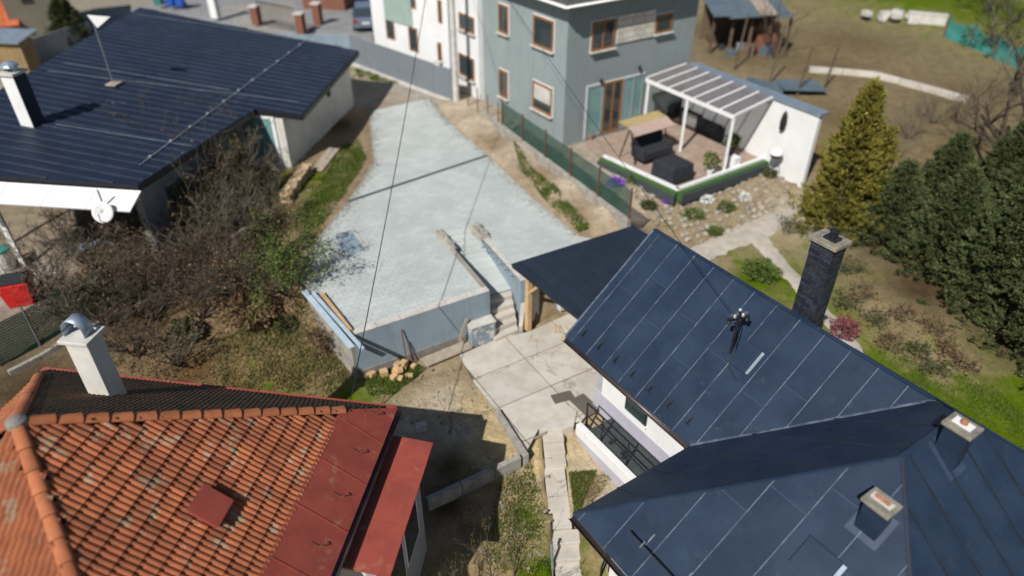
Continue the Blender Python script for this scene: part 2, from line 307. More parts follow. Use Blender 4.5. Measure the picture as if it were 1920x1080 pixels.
# ------------------------------------------------------------------ terrain
CP = [] # x, y, z, colour, grass amount
def cp(x, y, z, c='dirt', g=.3): CP.append((x, y, z, c, g))
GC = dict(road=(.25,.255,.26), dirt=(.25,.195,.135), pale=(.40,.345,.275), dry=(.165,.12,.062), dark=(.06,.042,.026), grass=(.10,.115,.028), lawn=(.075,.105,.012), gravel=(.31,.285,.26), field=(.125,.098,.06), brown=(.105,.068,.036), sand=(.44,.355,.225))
for q in yl: cp(q.x-.25, q.y, ZY-.03, 'dirt', .25)
for a in ((-8.6,28,1.62,'dirt',.2),(-8.0,31,1.62,'dark',.1),(-7.6,34,1.6,'gravel',0),(-8.3,25.5,1.58,'grass',.9),(-7.5,27.5,1.6,'dirt',.2),(-7.4,24.2,1.58,'grass',.8),(-7.6,22.3,1.5,'brown',.4),(-8.6,22.5,1.3,'dark',.2),
          (-5.8,36.5,1.62,'gravel',0),(-4.5,35.2,1.62,'gravel',.0),(-6.5,39,1.6,'pale',.1),(-7.5,41,1.6,'grass',.8),(-4,37,1.62,'grass',.5),(-10,46,1.6,'gravel',0),
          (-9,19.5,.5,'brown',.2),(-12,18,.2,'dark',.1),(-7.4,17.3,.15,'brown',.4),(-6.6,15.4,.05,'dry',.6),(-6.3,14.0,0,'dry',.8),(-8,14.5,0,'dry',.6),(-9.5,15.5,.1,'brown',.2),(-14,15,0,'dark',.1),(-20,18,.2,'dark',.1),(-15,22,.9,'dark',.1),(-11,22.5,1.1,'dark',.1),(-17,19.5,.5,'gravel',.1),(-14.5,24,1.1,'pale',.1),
          (-5.2,16.2,0,'dirt',.2),(-4.6,14.6,0,'grass',.8),(-3.7,15.2,0,'grass',.6),(-2.7,15.3,0,'dirt',.3),(-2,14.5,0,'pale',.1),(-1.4,13.3,-.05,'pale',0),(-2.8,13.4,-.05,'pale',.1),(-4,13,0,'dirt',.4),(-.9,14.2,-.02,'sand',.05),(-.5,13,-.05,'sand',0),
          (-7,7,-.3,'dirt',0),(-3,18,.1,'dirt',0),(-3.5,20,.6,'dirt',0),(-1,15.5,-.06,'dirt',0),(1,16,-.06,'dirt',0),(2,14.6,-.06,'dirt',0),(.8,15,-.06,'dirt',0),
          (-1.6,12.2,-.2,'dark',.1),(-.5,12.3,-.15,'sand',.0),(-1.6,11.0,-.35,'dark',.1),(-1.5,10.2,-.55,'dirt',.3),(-.4,11.2,-.35,'dirt',.4),(.2,11.7,-.38,'dirt',.3),(.35,11.0,-.55,'grass',.8),(.65,12.4,-.22,'sand',0),(.7,11.6,-.45,'sand',0),(.0,10.0,-.8,'dirt',.4),(.6,9.6,-.95,'grass',.9),(-.6,8.8,-1.25,'dry',.6),(0,7,-1.6,'grass',.7),(1.4,9,-1.25,'dry',.6),(1.0,11.9,-.55,'sand',0),(2.0,10.7,-.65,'brown',.6),(1.8,11.9,-.45,'pale',0),(2.3,11.4,-.5,'pale',0),(.8,12.8,-.2,'sand',0),(4,9,-.8,'dirt',0),
          (2.2,24.6,1.95,'pale',.15),(.2,27.9,1.95,'pale',.2),(3.4,22.4,1.9,'pale',.5),(-1.4,31.0,1.95,'pale',.15),(-2.6,33.2,1.8,'pale',.1),(1.2,25.3,1.75,'dirt',.15),(-.8,28.6,1.75,'dirt',.1),(2.6,22.4,1.7,'dirt',.1),(2,21,1.5,'dirt',0),(0,24,1.45,'dirt',0),(-3,28,1.45,'dirt',0),(-4,32,1.45,'dirt',0),(-1,20,1.2,'dirt',0),(1.5,19.2,1.3,'dirt',0),
          (.8,30,1.3,'gravel',.1),(3.2,26.2,1.2,'gravel',.2),(4.6,23.4,.95,'pale',.2),(3,31,1.6,'gravel',0),(8,29,1.4,'gravel',0),(5,31.5,1.5,'gravel',0),
          (5.6,22.8,.85,'dirt',.5),(7.5,22.6,.75,'dirt',.5),(9.5,24.5,.9,'dirt',.4),(11.5,26.3,1.1,'dirt',.4),(7,21,.6,'dirt',.5),(11,24,.8,'pale',.2),(9.5,20,.5,'grass',.7),(8.2,19.6,.5,'lawn',.9),(10.7,17.8,.3,'grass',.5),(12,18,.3,'dirt',.4),(12.6,15.8,.2,'dirt',.4),(12.0,13.6,.05,'lawn',1),(11,15.3,.1,'lawn',1),(10.6,12.5,0,'lawn',1),(13,12.2,0,'lawn',1),(15,13.5,.1,'lawn',1),(14,19.5,.3,'dark',.2),(16,17,.2,'dark',.2),(9,14,.1,'lawn',.8),(12,10,-.2,'lawn',1),(14,22,.5,'dark',.2),
          (14,29,1.1,'dry',.4),(16,33,1.2,'field',.2),(13.5,33,1.3,'dry',.4),(18,40,1.5,'field',.1),(25,36,1.2,'field',.2),(21,44,1.8,'field',.1),(14,42,1.6,'field',.2),(28,52,3,'lawn',1),(20,56,3.2,'field',.3),(24,62,4,'lawn',1),(33,48,2.5,'grass',.9),(35,38,1.6,'field',.4),(18,27,.8,'field',.3),(22,30,.9,'field',.3),(11,47,1.8,'field',.1),
          (-15,50,1.6,'gravel',0),(0,60,2,'gravel',0),(-25,44,1.5,'road',0),(-21,50,1.5,'road',0),(-14,47,1.6,'road',0),(-30,30,1.2,'gravel',.1),(0,100,5,'grass',.8),(60,90,9,'grass',.9),(-60,90,5,'grass',.8),(60,20,1,'grass',.9),(-60,10,0,'grass',.8),(0,-30,-3,'grass',.8),(40,-20,-2,'grass',.8),(-40,-20,-2,'grass',.8)):
    cp(*a)
CPx = np.array([(c[0], c[1]) for c in CP]); CPz = np.array([c[2] for c in CP]); CPc = np.array([GC[c[3]] for c in CP]); CPg = np.array([c[4] for c in CP])
def idw(X, Y, pw=3.2):
    W = 1.0/(((X[...,None]-CPx[:,0])**2+(Y[...,None]-CPx[:,1])**2+.02)**(pw/2)); W /= W.sum(-1, keepdims=True); return W
def H(x, y): return float(idw(np.array([x]), np.array([y]))[0] @ CPz)
def gx():
    a = np.concatenate([np.linspace(-120,-30,19)[:-1], np.linspace(-30,-9,70)[:-1], np.linspace(-9,5,94)[:-1], np.linspace(5,34,97)[:-1], np.linspace(34,120,18)])
    b = np.concatenate([np.linspace(-40,4,9)[:-1], np.linspace(4,30,174)[:-1], np.linspace(30,64,90)[:-1], np.linspace(64,180,20)]); return a, b
ax_, ay_ = gx(); X, Y = np.meshgrid(ax_, ay_)
Zt = np.zeros_like(X); Ct = np.zeros(X.shape+(3,)); Gt = np.zeros_like(X)
for i in range(X.shape[0]):
    W = idw(X[i], Y[i]); Zt[i] = W@CPz
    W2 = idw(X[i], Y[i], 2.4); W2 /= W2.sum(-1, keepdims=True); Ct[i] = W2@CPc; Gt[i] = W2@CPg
Zt += (RNG.random(X.shape)-.5)*.03
def lower(poly, z, only=None):
    xs = [p[0] for p in poly]; ys = [p[1] for p in poly]
    for i, j in zip(*np.nonzero((X > min(xs)) & (X < max(xs)) & (Y > min(ys)) & (Y < max(ys)))):
        if inside((X[i,j], Y[i,j]), poly): Zt[i,j] = min(Zt[i,j], z)
lower([xy(p) for p in (S0, S1, F2+dirv(30)*.4, P(1000,640,0), P(870,680,0), F1)], -.3)              # stair cut
lower([xy(P(u,v,0)) for u,v in ((650,700),(870,650),(990,610),(1080,560),(1240,640),(1260,800),(1090,810),(985,860),(925,770),(860,690),(760,720))], -.06)  # courtyard
lower([xy(P(u,v,-.3)) for u,v in ((1024,806),(1054,806),(1060,880),(1070,985),(1034,985),(1024,880))], -.85)
lower([xy(P(u,v,-.8)) for u,v in ((1036,985),(1086,985),(1096,1120),(1036,1120))], -1.7)
lower([xy(p) for p in (F0, F1, S0, S1, F2, F3, P(1085,443,ZY), P(914,291,ZY), P(805,184,ZY), P(693,209,ZY), P(701,303,ZY), P(634,400,ZY), P(566,490,ZY))], 1.5)
nx, ny = len(ax_), len(ay_)
vs = np.stack([X, Y, Zt], -1).reshape(-1, 3); ii = np.arange(nx*ny).reshape(ny, nx)
fs = np.stack([ii[:-1,:-1], ii[:-1,1:], ii[1:,1:], ii[1:,:-1]], -1).reshape(-1, 4)
me = bpy.data.meshes.new('ground'); me.from_pydata(vs.tolist(), [], fs.tolist())
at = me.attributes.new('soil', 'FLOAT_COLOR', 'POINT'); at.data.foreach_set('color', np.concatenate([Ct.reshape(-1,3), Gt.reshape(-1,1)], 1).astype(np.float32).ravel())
me.polygons.foreach_set('use_smooth', [True]*len(me.polygons))
mg = bpy.data.materials.new('soil and turf'); mg.use_nodes = True; n = mg.node_tree.nodes; l = mg.node_tree.links; b = n['Principled BSDF']
b.inputs['Roughness'].default_value = .95; b.inputs['Specular IOR Level'].default_value = .15
a = n.new('ShaderNodeAttribute'); a.attribute_name = 'soil'; g = n.new('ShaderNodeNewGeometry')
def nz(sc, d=8):
    t = n.new('ShaderNodeTexNoise'); t.inputs['Scale'].default_value = sc; t.inputs['Detail'].default_value = d; t.inputs['Roughness'].default_value = .68; l.new(g.outputs['Position'], t.inputs['Vector']); return t.outputs['Fac']
def mth(op, x, y):
    t = n.new('ShaderNodeMath'); t.operation = op
    for k, q in enumerate((x, y)):
        if isinstance(q, (int, float)): t.inputs[k].default_value = q
        else: l.new(q, t.inputs[k])
    return t.outputs[0]
hs = n.new('ShaderNodeHueSaturation'); l.new(a.outputs['Color'], hs.inputs['Color']); l.new(mth('ADD', mth('MULTIPLY', nz(2.3), 1.5), .3), hs.inputs['Value'])
mr = n.new('ShaderNodeMapRange'); mr.interpolation_type = 'SMOOTHSTEP'; mr.inputs[1].default_value = .58; mr.inputs[2].default_value = .82
l.new(mth('ADD', nz(1.1), mth('SUBTRACT', mth('MULTIPLY', a.outputs['Alpha'], .45), .12)), mr.inputs[0])
gc = n.new('ShaderNodeMix'); gc.data_type = 'RGBA'; gc.inputs[6].default_value = (.045,.085,.010,1); gc.inputs[7].default_value = (.105,.135,.022,1); l.new(nz(5), gc.inputs[0])
mx = n.new('ShaderNodeMix'); mx.data_type = 'RGBA'; l.new(mr.outputs[0], mx.inputs[0]); l.new(hs.outputs[0], mx.inputs[6]); l.new(gc.outputs[2], mx.inputs[7])
hv = n.new('ShaderNodeHueSaturation'); hv.inputs['Saturation'].default_value = 1.2; l.new(mx.outputs[2], hv.inputs['Color']); l.new(mth('ADD', mth('MULTIPLY', nz(14), 1.3), .35), hv.inputs['Value']); l.new(hv.outputs[0], b.inputs['Base Color'])
bp = n.new('ShaderNodeBump'); bp.inputs['Strength'].default_value = .8; bp.inputs['Distance'].default_value = .06; l.new(nz(9), bp.inputs['Height']); l.new(bp.outputs[0], b.inputs['Normal'])
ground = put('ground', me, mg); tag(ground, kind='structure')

# ------------------------------------------------------------------ vegetation helpers
def tri_mesh(name, V, mat, parent=None, org=None):
    """V: (n,3,3) loose triangles"""
    me = bpy.data.meshes.new(name); k = len(V); o = np.array(ORG[parent.name] if parent else (org or (0,0,0)))
    me.vertices.add(k*3); me.vertices.foreach_set('co', (V.reshape(-1,3)-o).astype(np.float32).ravel())
    me.loops.add(k*3); me.loops.foreach_set('vertex_index', np.arange(k*3, dtype=np.int32))
    me.polygons.add(k); me.polygons.foreach_set('loop_start', np.arange(0, k*3, 3, dtype=np.int32)); me.update()
    ob = put(name, me, mat, parent)
    if not parent: ob.location = tuple(o); ORG[ob.name] = Vector(tuple(o))
    return ob
def leaves(C, size, outw=None, up=.3, jit=.6, asp=2.0):
    """one leaf triangle at each centre in C (n,3), pointing roughly along outw"""
    k = len(C); d = RNG.normal(size=(k,3))*jit
    if outw is not None: d += outw
    d[:,2] += up; d /= np.linalg.norm(d, axis=1, keepdims=True)+1e-9
    r = RNG.normal(size=(k,3)); sd = np.cross(d, r); sd /= np.linalg.norm(sd, axis=1, keepdims=True)+1e-9
    s = (size*(.6+.8*RNG.random(k)))[:,None]
    return np.stack([C - sd*s/asp/1.0, C + sd*s/asp/1.0, C + d*s*1.3], 1)
def grow(base, h, spread, n_main, depth, r0, lean=(0,0,0), up=.55, seg=3, rmin=.0045):
    """bare branching: returns thick limbs and thin twigs as two MBs"""
    T = MB(); W = MB(); tips = []
    def br(p, d, L, r, k):
        pts = [p]; q = p.copy(); dd = d.copy()
        for i in range(seg):
            dd = (dd + Vector(RNG.normal(size=3))*.16 + Vector((0,0,.05))).normalized(); q = q + dd*(L/seg); pts.append(q.copy())
        rs = [r*(1-.6*i/seg) for i in range(seg+1)]
        (T if r > .018 else W).tube(pts, rs, 5 if r > .03 else 3, False)
        if k <= 0: tips.append(q); return
        for j in range(random.choice((2,3,3))):
            t = random.uniform(.35, 1); pp = pts[0].lerp(pts[-1], t) if False else pts[min(seg, max(1, int(round(t*seg))))]
            nd = (dd + Vector(RNG.normal(size=3))*spread + Vector((0,0,.12))).normalized()
            br(pp.copy(), nd, L*random.uniform(.5,.78), max(rmin, r*.5), k-1)
    for i in range(n_main):
        a = 2*math.pi*(i+random.random()*.6)/n_main
        d = Vector((math.cos(a)*(1-up), math.sin(a)*(1-up), up*1.3)) + Vector(lean)
        br(Vector(base), d.normalized(), h*random.uniform(.38,.5), r0*random.uniform(.7,1.1), depth)
    return T, W, tips
def bare_shrub(name, label, cat, x, y, h, n_main=6, depth=4, r0=.03, spread=.55, mat=None, group=None, lean=(0,0,0), up=.55, z=None, leafm=None, nleaf=0, ls=.04, rmin=.0045):
    z = H(x,y) if z is None else z; t = thing(name, label, cat, (x,y,z), group)
    T, W, tips = grow((x,y,z-.05), h, spread, n_main, depth, r0, lean, up, 3, rmin)
    if T.v: obj('stem', T, m_bark, t)
    if W.v: obj('twig_crown', W, mat or m_twig, t)
    if leafm and tips:
        C = np.array([tuple(tips[int(RNG.integers(len(tips)))]) for _ in range(nleaf)]) + RNG.normal(size=(nleaf,3))*.09
        tri_mesh('leaves', leaves(C, ls, jit=1), leafm, t)
    return t
def leaf_cloud(c, rx, ry, rz, n, size, lump=.25, hollow=.55, outk=1.0, up=.35):
    d = RNG.normal(size=(n,3)); d /= np.linalg.norm(d, axis=1, keepdims=True)
    ph = RNG.random(6)*6; f = 1 + lump*(np.sin(d[:,0]*5+ph[0])*np.sin(d[:,1]*5+ph[1]) + .7*np.sin(d[:,2]*7+ph[2]+d[:,0]*6))
    r = (hollow + (1-hollow)*RNG.random(n)**.6)*f
    C = d*r[:,None]*np.array([rx,ry,rz]) + np.array(c); C[:,2] = np.maximum(C[:,2], c[2]-rz*.98)
    return leaves(C, size, d*outk, up)
def green_bush(name, label, cat, x, y, r, h, mat, n=900, size=.07, group=None, z=None):
    z = H(x,y) if z is None else z; t = thing(name, label, cat, (x,y,z), group); s = MB()
    for k in range(5):
        a = k*1.26; s.tube([(x,y,z-.03),(x+math.cos(a)*r*.25,y+math.sin(a)*r*.25,z+h*.4),(x+math.cos(a)*r*.55,y+math.sin(a)*r*.55,z+h*.75)], [.02,.014,.005], 4)
    obj('stem', s, m_bark, t)
    tri_mesh('foliage', leaf_cloud((x,y,z+h*.5), r, r, h*.5, n, size), mat, t); return t

# ================================================================== paved yard
wdir = (F1-F0).normalized(); wn = Vector((wdir.y, -wdir.x, 0))          # front retaining wall: along, and outward (to the courtyard)
yard_poly = [xy(F0)] + [xy(P(600,560,ZY))] + [xy(p) for p in yl] + [xy(p) for p in yr] + [xy(F3+dirv(120)*.25), xy(F3), xy(F2), xy(S1), xy(S0), xy(F1)]
yard_in = [xy(F0-wn*.24)] + yard_poly[1:-1] + [xy(F1-wn*.24)]
yard = thing('paved_yard', None, None, (-3,25,0)); yard['kind'] = 'structure'
sx = (F1-S0).normalized(); sy = Vector((-sx.y, sx.x, 0)); sR = (F2-S1).normalized(); sRn = Vector((-sR.y, sR.x, 0))
bed = [xy(F0-wn*.15)] + yard_poly[1:-5] + [xy(F3+dirv(120)*.1), xy(F2+dirv(120)*.1+dirv(30)*.1), xy(S1+sRn*.08), xy(S0-sy*.08), xy(F1-wn*.15-sy*.08)]
obj('paving_bed', MB().prism(bed, -.4, ZY-.035), m_joint, yard)
PAVE = []
pa, pb = dirv(29.7), dirv(119.7); pw_, ph_ = .30, .20; o0 = F0 - pa*8 - pb*2
for j in range(130):
    for i in range(74):
        off = (j % 2)*pw_*.5
        c0 = o0 + pa*(i*pw_+off) + pb*(j*ph_); g_ = .004
        cen = c0 + pa*pw_*.5 + pb*ph_*.5
        if not (-8 < cen.x < 6 and 14 < cen.y < 36): continue
        cell = [xy(c0+pa*g_+pb*g_), xy(c0+pa*(pw_-g_)+pb*g_), xy(c0+pa*(pw_-g_)+pb*(ph_-g_)), xy(c0+pa*g_+pb*(ph_-g_))]
        ins = [inside(q, yard_in) for q in cell]
        if all(ins): poly = cell; full = True
        elif any(ins) or inside(xy(cen), yard_in): poly = clipcell(yard_in, cell); full = False
        else: continue
        if len(poly) < 3 or area(poly) < .004: continue
        PAVE.append((cen, poly, full))
PAVE.sort(key=lambda t: t[0].y - abs(t[0].x)*.05)
pm = [mesh_of(MB().prism([(-pw_/2+.004,-ph_/2+.004),(pw_/2-.004,-ph_/2+.004),(pw_/2-.004,ph_/2-.004),(-pw_/2+.004,ph_/2-.004)], -.06, 0), m_paver, 'paver') for _ in range(1)]
cnt = 0; rest = [MB() for _ in range(5)]
for k, (cen, poly, full) in enumerate(PAVE):
    dz = random.uniform(-.003, .003); tl = Vector((random.gauss(0,.004), random.gauss(0,.004), 1)).normalized()
    if full and cnt < 300:
        x = (pa - tl*pa.dot(tl)).normalized()
        piece('paver', pm[0], yard, frame4(Vector((cen.x,cen.y,ZY+dz)), x, tl.cross(x), tl)); cnt += 1
    else: rest[int(RNG.integers(5))].prism(poly, ZY-.06, ZY+dz)
for rb in rest: obj('paver_field', rb, m_paver, yard, kind='stuff')
# edge kerb along both sides, drain channel
def strip_line(name, pts, wd, z0, z1, mat, parent, piecelen=1.0, bevel=0):
    for a, b in zip(pts[:-1], pts[1:]):
        L = (b-a).length; k = max(1, int(round(L/piecelen)))
        for i in range(k):
            p = a.lerp(b, i/k); q = a.lerp(b, (i+1)/k); d = (q-p).normalized(); s_ = Vector((-d.y, d.x, 0))*wd/2
            p = p + d*.003; q = q - d*.003
            obj(name, MB().prism([xy(p-s_), xy(q-s_), xy(q+s_), xy(p+s_)], z0, z1+random.uniform(-.004,.004)), mat, parent, bevel=bevel)
pq = [P(u,v,ZY) for u,v in ((628,440),(660,429),(690,471),(642,474))]
obj('concrete_patch', MB().prism([xy(p) for p in pq], ZY-.05, ZY+.008), m_bluew, yard); obj('patch_edge', MB().beam(pq[0]+UP*.012, pq[1]+UP*.012, .1,.02), m_coping, yard); obj('patch_edge', MB().beam(pq[1]+UP*.012, pq[2]+UP*.012, .07,.018), m_conc, yard)
strip_line('kerb_stone', yl[1:], .07, 1.3, ZY+.015, m_concg, yard)
strip_line('kerb_stone', yr, .07, 1.3, ZY+.015, m_concg, yard)
dr0, dr1 = P(650,379,ZY), P(913,292,ZY); dd = (dr1-dr0).normalized()
drain = thing('drain_channel', 'narrow dark drain channel crossing the pale paved yard', 'drain', (dr0.x, dr0.y, ZY))
obj('channel', MB().beam(dr0-UP*.05, dr1-UP*.05, .15, .118), m_steel, drain)
m_grate = M('drain grating', (.05,.085,.11), (.035,.06,.08), sc=4, rough=.5, metal=.4, bump=0)
nn = int((dr1-dr0).length/.5)
for i in range(nn):
    a_, b_ = dr0.lerp(dr1, i/nn), dr0.lerp(dr1, (i+1)/nn)
    g_ = MB()
    for s_ in (-.055, .055): g_.beam(a_+dd*.004+Vector((-dd.y,dd.x,0))*s_+UP*.016, b_-dd*.004+Vector((-dd.y,dd.x,0))*s_+UP*.016, .018, .012)
    for k in range(12):
        p = a_.lerp(b_, (k+.5)/12)+UP*.015; g_.beam(p-Vector((-dd.y,dd.x,0))*.06, p+Vector((-dd.y,dd.x,0))*.06, .018, .011)
    obj('grating', g_, m_grate, drain)

# ---- front retaining wall
rw = thing('retaining_wall', 'blue-grey painted retaining wall with pale coping below the paved yard', 'wall', (F0.x, F0.y, 0))
def wallseg(a, b, th, z0, z1, inward): 
    return [xy(a), xy(b), xy(b+inward*th), xy(a+inward*th)]
obj('footing', MB().prism(wallseg(F0+wn*.045-wdir*.03, F1+wn*.045, .3, 0, 0, -wn), -.6, lambda p: .34+.05*math.sin(p[0]*3)), m_bareb, rw)
obj('wall_face', MB().prism(wallseg(F0, F1, .24, 0, 0, -wn), -.5, ZY-.012), m_bluew, rw)
L = (F1-F0).length; k = 6
for i in range(k):
    a_, b_ = F0.lerp(F1, i/k+.002), F0.lerp(F1, (i+1)/k-.002)
    obj('coping_stone', MB().prism(wallseg(a_+wn*.012, b_+wn*.012, .25, 0, 0, -wn), ZY-.02, ZY+.03+random.uniform(-.004,.004)), m_coping, rw, bevel=.008)
sidew = thing('side_retaining_wall', 'rough concrete side wall of the paved yard above the brown garden', 'wall', (yl[0].x, yl[0].y, 0))
sp = [F0, P(600,560,ZY), yl[0], yl[1]]
for a_, b_ in zip(sp[:-1], sp[1:]):
    d_ = (b_-a_).normalized(); n_ = Vector((-d_.y, d_.x, 0))
    obj('wall_face', MB().prism([xy(a_), xy(b_), xy(b_+n_*.12), xy(a_+n_*.12)], -.6, ZY+.01), m_concg, sidew)
# ---- stair cut
sx = (F1-S0).normalized(); sy = Vector((-sx.y, sx.x, 0))        # sx runs down the stair, sy to its right-hand (east) side
st = thing('concrete_stair', 'concrete steps cut through the yard down to the courtyard', 'stairs', (0,17.4,0))
LW = [S0, F1 + wdir*.02]; 
wl = thing('stair_wall', 'low rough wall along the left side of the concrete steps', 'wall', (S0.x, S0.y, 1.0))
wr = thing('stair_wall', 'blue-grey painted wall along the right side of the concrete steps', 'wall', (S1.x, S1.y, 1.0))
sR = (F2-S1).normalized(); sRn = Vector((-sR.y, sR.x, 0))
obj('wall_face', MB().prism([xy(S0), xy(F1), xy(F1-sy*.16), xy(S0-sy*.16)], -.4, ZY+.02), m_concg, wl)
obj('wall_face', MB().prism([xy(S1), xy(F2), xy(F2+sRn*.17), xy(S1+sRn*.17)], -.4, ZY+.015), m_bluew, wr)
obj('wall_top', MB().prism([xy(S1-sRn*.01), xy(F2-sRn*.01+sR*.01), xy(F2+sRn*.18+sR*.01), xy(S1+sRn*.18)], ZY+.016, ZY+.04), m_coping, wr, bevel=.006)
def lumpy(a_, b_, wd, z, ht, nk, name, parent):
    mbs = MB(); d_ = (b_-a_).normalized(); s_ = Vector((-d_.y, d_.x, 0)); cols = nk+1; o = 0
    rows = 6
    for i in range(cols):
        p = a_.lerp(b_, i/nk)
        for j in range(rows):
            t = j/(rows-1); e = (0 if j in (0, rows-1) else ht*(.65+.5*random.random())); ww = (t-.5)*wd*(1+.22*(random.random()-.5)+ .12*math.sin(i*2.1))
            mbs.v.append((p.x+s_.x*ww, p.y+s_.y*ww, z+(e if 0 < i < nk else 0)))
    for i in range(nk):
        for j in range(rows-1):
            q = i*rows+j; mbs.f.append((q, q+1, q+rows+1, q+rows)[::-1])
    return obj(name, mbs, m_concg, parent)
lumpy(S0-sy*.04, S0-sy*.04+sx*1.3, .32, ZY+.0, .15, 18, 'rough_kerb', wl)
lumpy(S1+sRn*.08-sR*.05, S1+sRn*.08+sR*1.0, .46, ZY+.0, .18, 16, 'rough_kerb', wr)
Lst = (F1-S0).length
b0 = P(972,622,0); b1 = P(928,641,0)                       # bottom edge of the lowest step
def lr(t):   # left and right points of the cut at distance t from the top
    return S0 + sx*t, S1 + sR*t*((F2-S1).length/Lst)
Ltot = Lst + .35
prof = []    # (t0, t1, z)  steps from the top
z = ZY
for i in range(4):
    z -= .095; prof.append((.32+i*.3, .62+i*.3, z))
ztop = z
for i, (t0, t1, zz) in enumerate(prof):
    a0, c0 = lr(t0); a1, c1 = lr(t1+.02)
    obj('step', MB().prism([xy(a0), xy(a1), xy(c1), xy(c0)], -.3, zz), m_paver, st, bevel=.01)
a0, c0 = lr(0); a1, c1 = lr(.34); obj('step', MB().prism([xy(a0), xy(a1), xy(c1), xy(c0)], -.3, ZY-.004), m_paver, st)
# sloped middle ramp of slabs
t0, t1 = 1.54, 3.3; nb = 6
zr_ = lambda t: ztop-.004 - (t-t0)/(t1-t0)*.34
for i in range(nb):
    u0 = t0+(t1-t0)*i/nb+.004; u1 = t0+(t1-t0)*(i+1)/nb-.004; a0, c0 = lr(u0); a1, c1 = lr(u1)
    for h in range(2):
        q0, q1 = a0.lerp(c0, h*.5+.003), a0.lerp(c0, h*.5+.497); r0_, r1_ = a1.lerp(c1, h*.5+.003), a1.lerp(c1, h*.5+.497)
        mb = MB(); top = [Vector((q0.x,q0.y,zr_(u0))), Vector((r0_.x,r0_.y,zr_(u1))), Vector((r1_.x,r1_.y,zr_(u1))), Vector((q1.x,q1.y,zr_(u0)))]
        mb.slab(top, .5); obj('ramp_slab', mb, m_paver, st)
zl = zr_(t1); nl = 5
E0_, E1_ = lr(t1)
for i in range(nl):
    zz = zl*(1-(i+1)/ (nl+.0)) if i < nl-1 else .0
    zz = zl - zl/nl*(i+.35)
    p0 = E0_.lerp(b1, i/nl); q0 = E1_.lerp(b0, i/nl); p1 = E0_.lerp(b1, (i+1)/nl+.012); q1 = E1_.lerp(b0, (i+1)/nl+.012)
    obj('step', MB().prism([xy(p0), xy(p1), xy(q1), xy(q0)], -.3, zz), m_conc, st, bevel=.015)
# right-hand cheek below the post and block on the left of the steps
obj('stair_cheek', MB().prism([xy(F2-sRn*.01), xy(b0+sR*.02), xy(b0+sR*.02+sRn*.14), xy(F2+sRn*.18)], -.3, lambda p: .8 if p[1] > 17.75 else .22), m_coping, st)
pc = P(905,640,0); 
ped = thing('concrete_block', 'flaking blue-grey concrete block at the foot of the steps', 'block', (pc.x, pc.y, 0))
bx_ = dirv(27); by_ = dirv(117); c_ = pc + by_*.22
obj('block_body', MB().box(c_+UP*.2, .86, .62, 1.0, bx_), m_bluep, ped, bevel=.03)
obj('block_top', MB().box(c_+UP*.712, .90, .66, .03, bx_), m_coping, ped, bevel=.01)
# retaining wall right of the stair, below the carport
rw2 = thing('retaining_wall', 'short blue-grey retaining wall behind the pine post under the carport', 'wall', (F2.x, F2.y, 0))
d30 = dirv(30); n30 = dirv(-60)
obj('wall_face', MB().prism([xy(F2+d30*.2), xy(F3), xy(F3-n30*.2), xy(F2+d30*.2-n30*.2)], -.4, ZY+.01), m_bluew, rw2)
for i in range(3):
    obj('buttress', MB().box(F2+d30*(.45+i*1.1)+n30*.09-UP*.7, .26, .2, 1.8, d30), m_coping, rw2, bevel=.01)

# ================================================================== lower courtyard slabs
CYD = [(862,665),(940,632),(990,622),(1075,585),(1180,640),(1200,760),(1113,760),(1090,790),(1060,792),(1012,800),(985,850),(962,812),(930,768),(885,712)]
cy = [xy(P(u,v,0)) for u,v in CYD]
court = thing('courtyard_slabs', None, None, (.5,15.5,0)); court['kind'] = 'structure'
obj('slab_bed', MB().prism(cy, -.3, -.035), M('moss joint', (.13,.11,.065), (.10,.085,.05), (.09,.11,.03), sc=5, bump=.4), court)
o1 = P(985,672,0); ca, cb = dirv(-59), dirv(31)
for i in range(-4, 5):
    for j in range(-4, 5):
        La, Lb = 1.42, 1.75
        c0 = o1 + ca*(La*i) + cb*(Lb*j); e = .012
        e = .018; cell = [xy(c0+ca*e+cb*e), xy(c0+ca*(La-e)+cb*e), xy(c0+ca*(La-e)+cb*(Lb-e)), xy(c0+ca*e+cb*(Lb-e))]
        poly = clipcell(cy, cell)
        if len(poly) < 3 or area(poly) < .05: continue
        dz = random.uniform(-.008,.006)
        obj('slab', MB().prism(poly, -.12, dz), m_conc, court)
# landing, three steps, path, lower steps
path = thing('garden_steps', 'pale concrete steps and path running down between the houses', 'steps', (1.1,12.5,-.5))
land = [P(u,v,.05) for u,v in ((1010,800),(1060,756),(1082,770),(1076,797),(1054,804),(1012,806))]
obj('landing', MB().prism([xy(p) for p in land], -.6, .05), m_conc, path, bevel=.012)
zz = .05; pl, pr = P(1017,804,.02), P(1055,802,.02); dl = dirv(-86)
stepz = [-.12,-.27,-.42]; tt = 0
for k, zz in enumerate(stepz):
    a0 = pl + dl*(.30*k); a1 = pl + dl*(.30*(k+1)+.02); c0 = pr + dl*(.30*k)+Vector((.01,0,0)); c1 = pr + dl*(.30*(k+1)+.02)+Vector((.01,0,0))
    obj('step', MB().prism([xy(a0), xy(a1), xy(c1), xy(c0)], -1.2, zz), m_conc, path, bevel=.015)
pp = [P(1020,874,-.5), P(1058,872,-.5), P(1073,990,-.75), P(1032,992,-.75)]
for i in range(2):
    a0, b0_ = pp[0].lerp(pp[3], i*.5+.004), pp[0].lerp(pp[3], i*.5+.496); c0, d0 = pp[1].lerp(pp[2], i*.5+.004), pp[1].lerp(pp[2], i*.5+.496)
    obj('path_slab', MB().slab([a0, b0_, d0, c0], .3), m_conc, path, bevel=.012)
ql, qr = P(1032,994,-.8), P(1088,990,-.8)
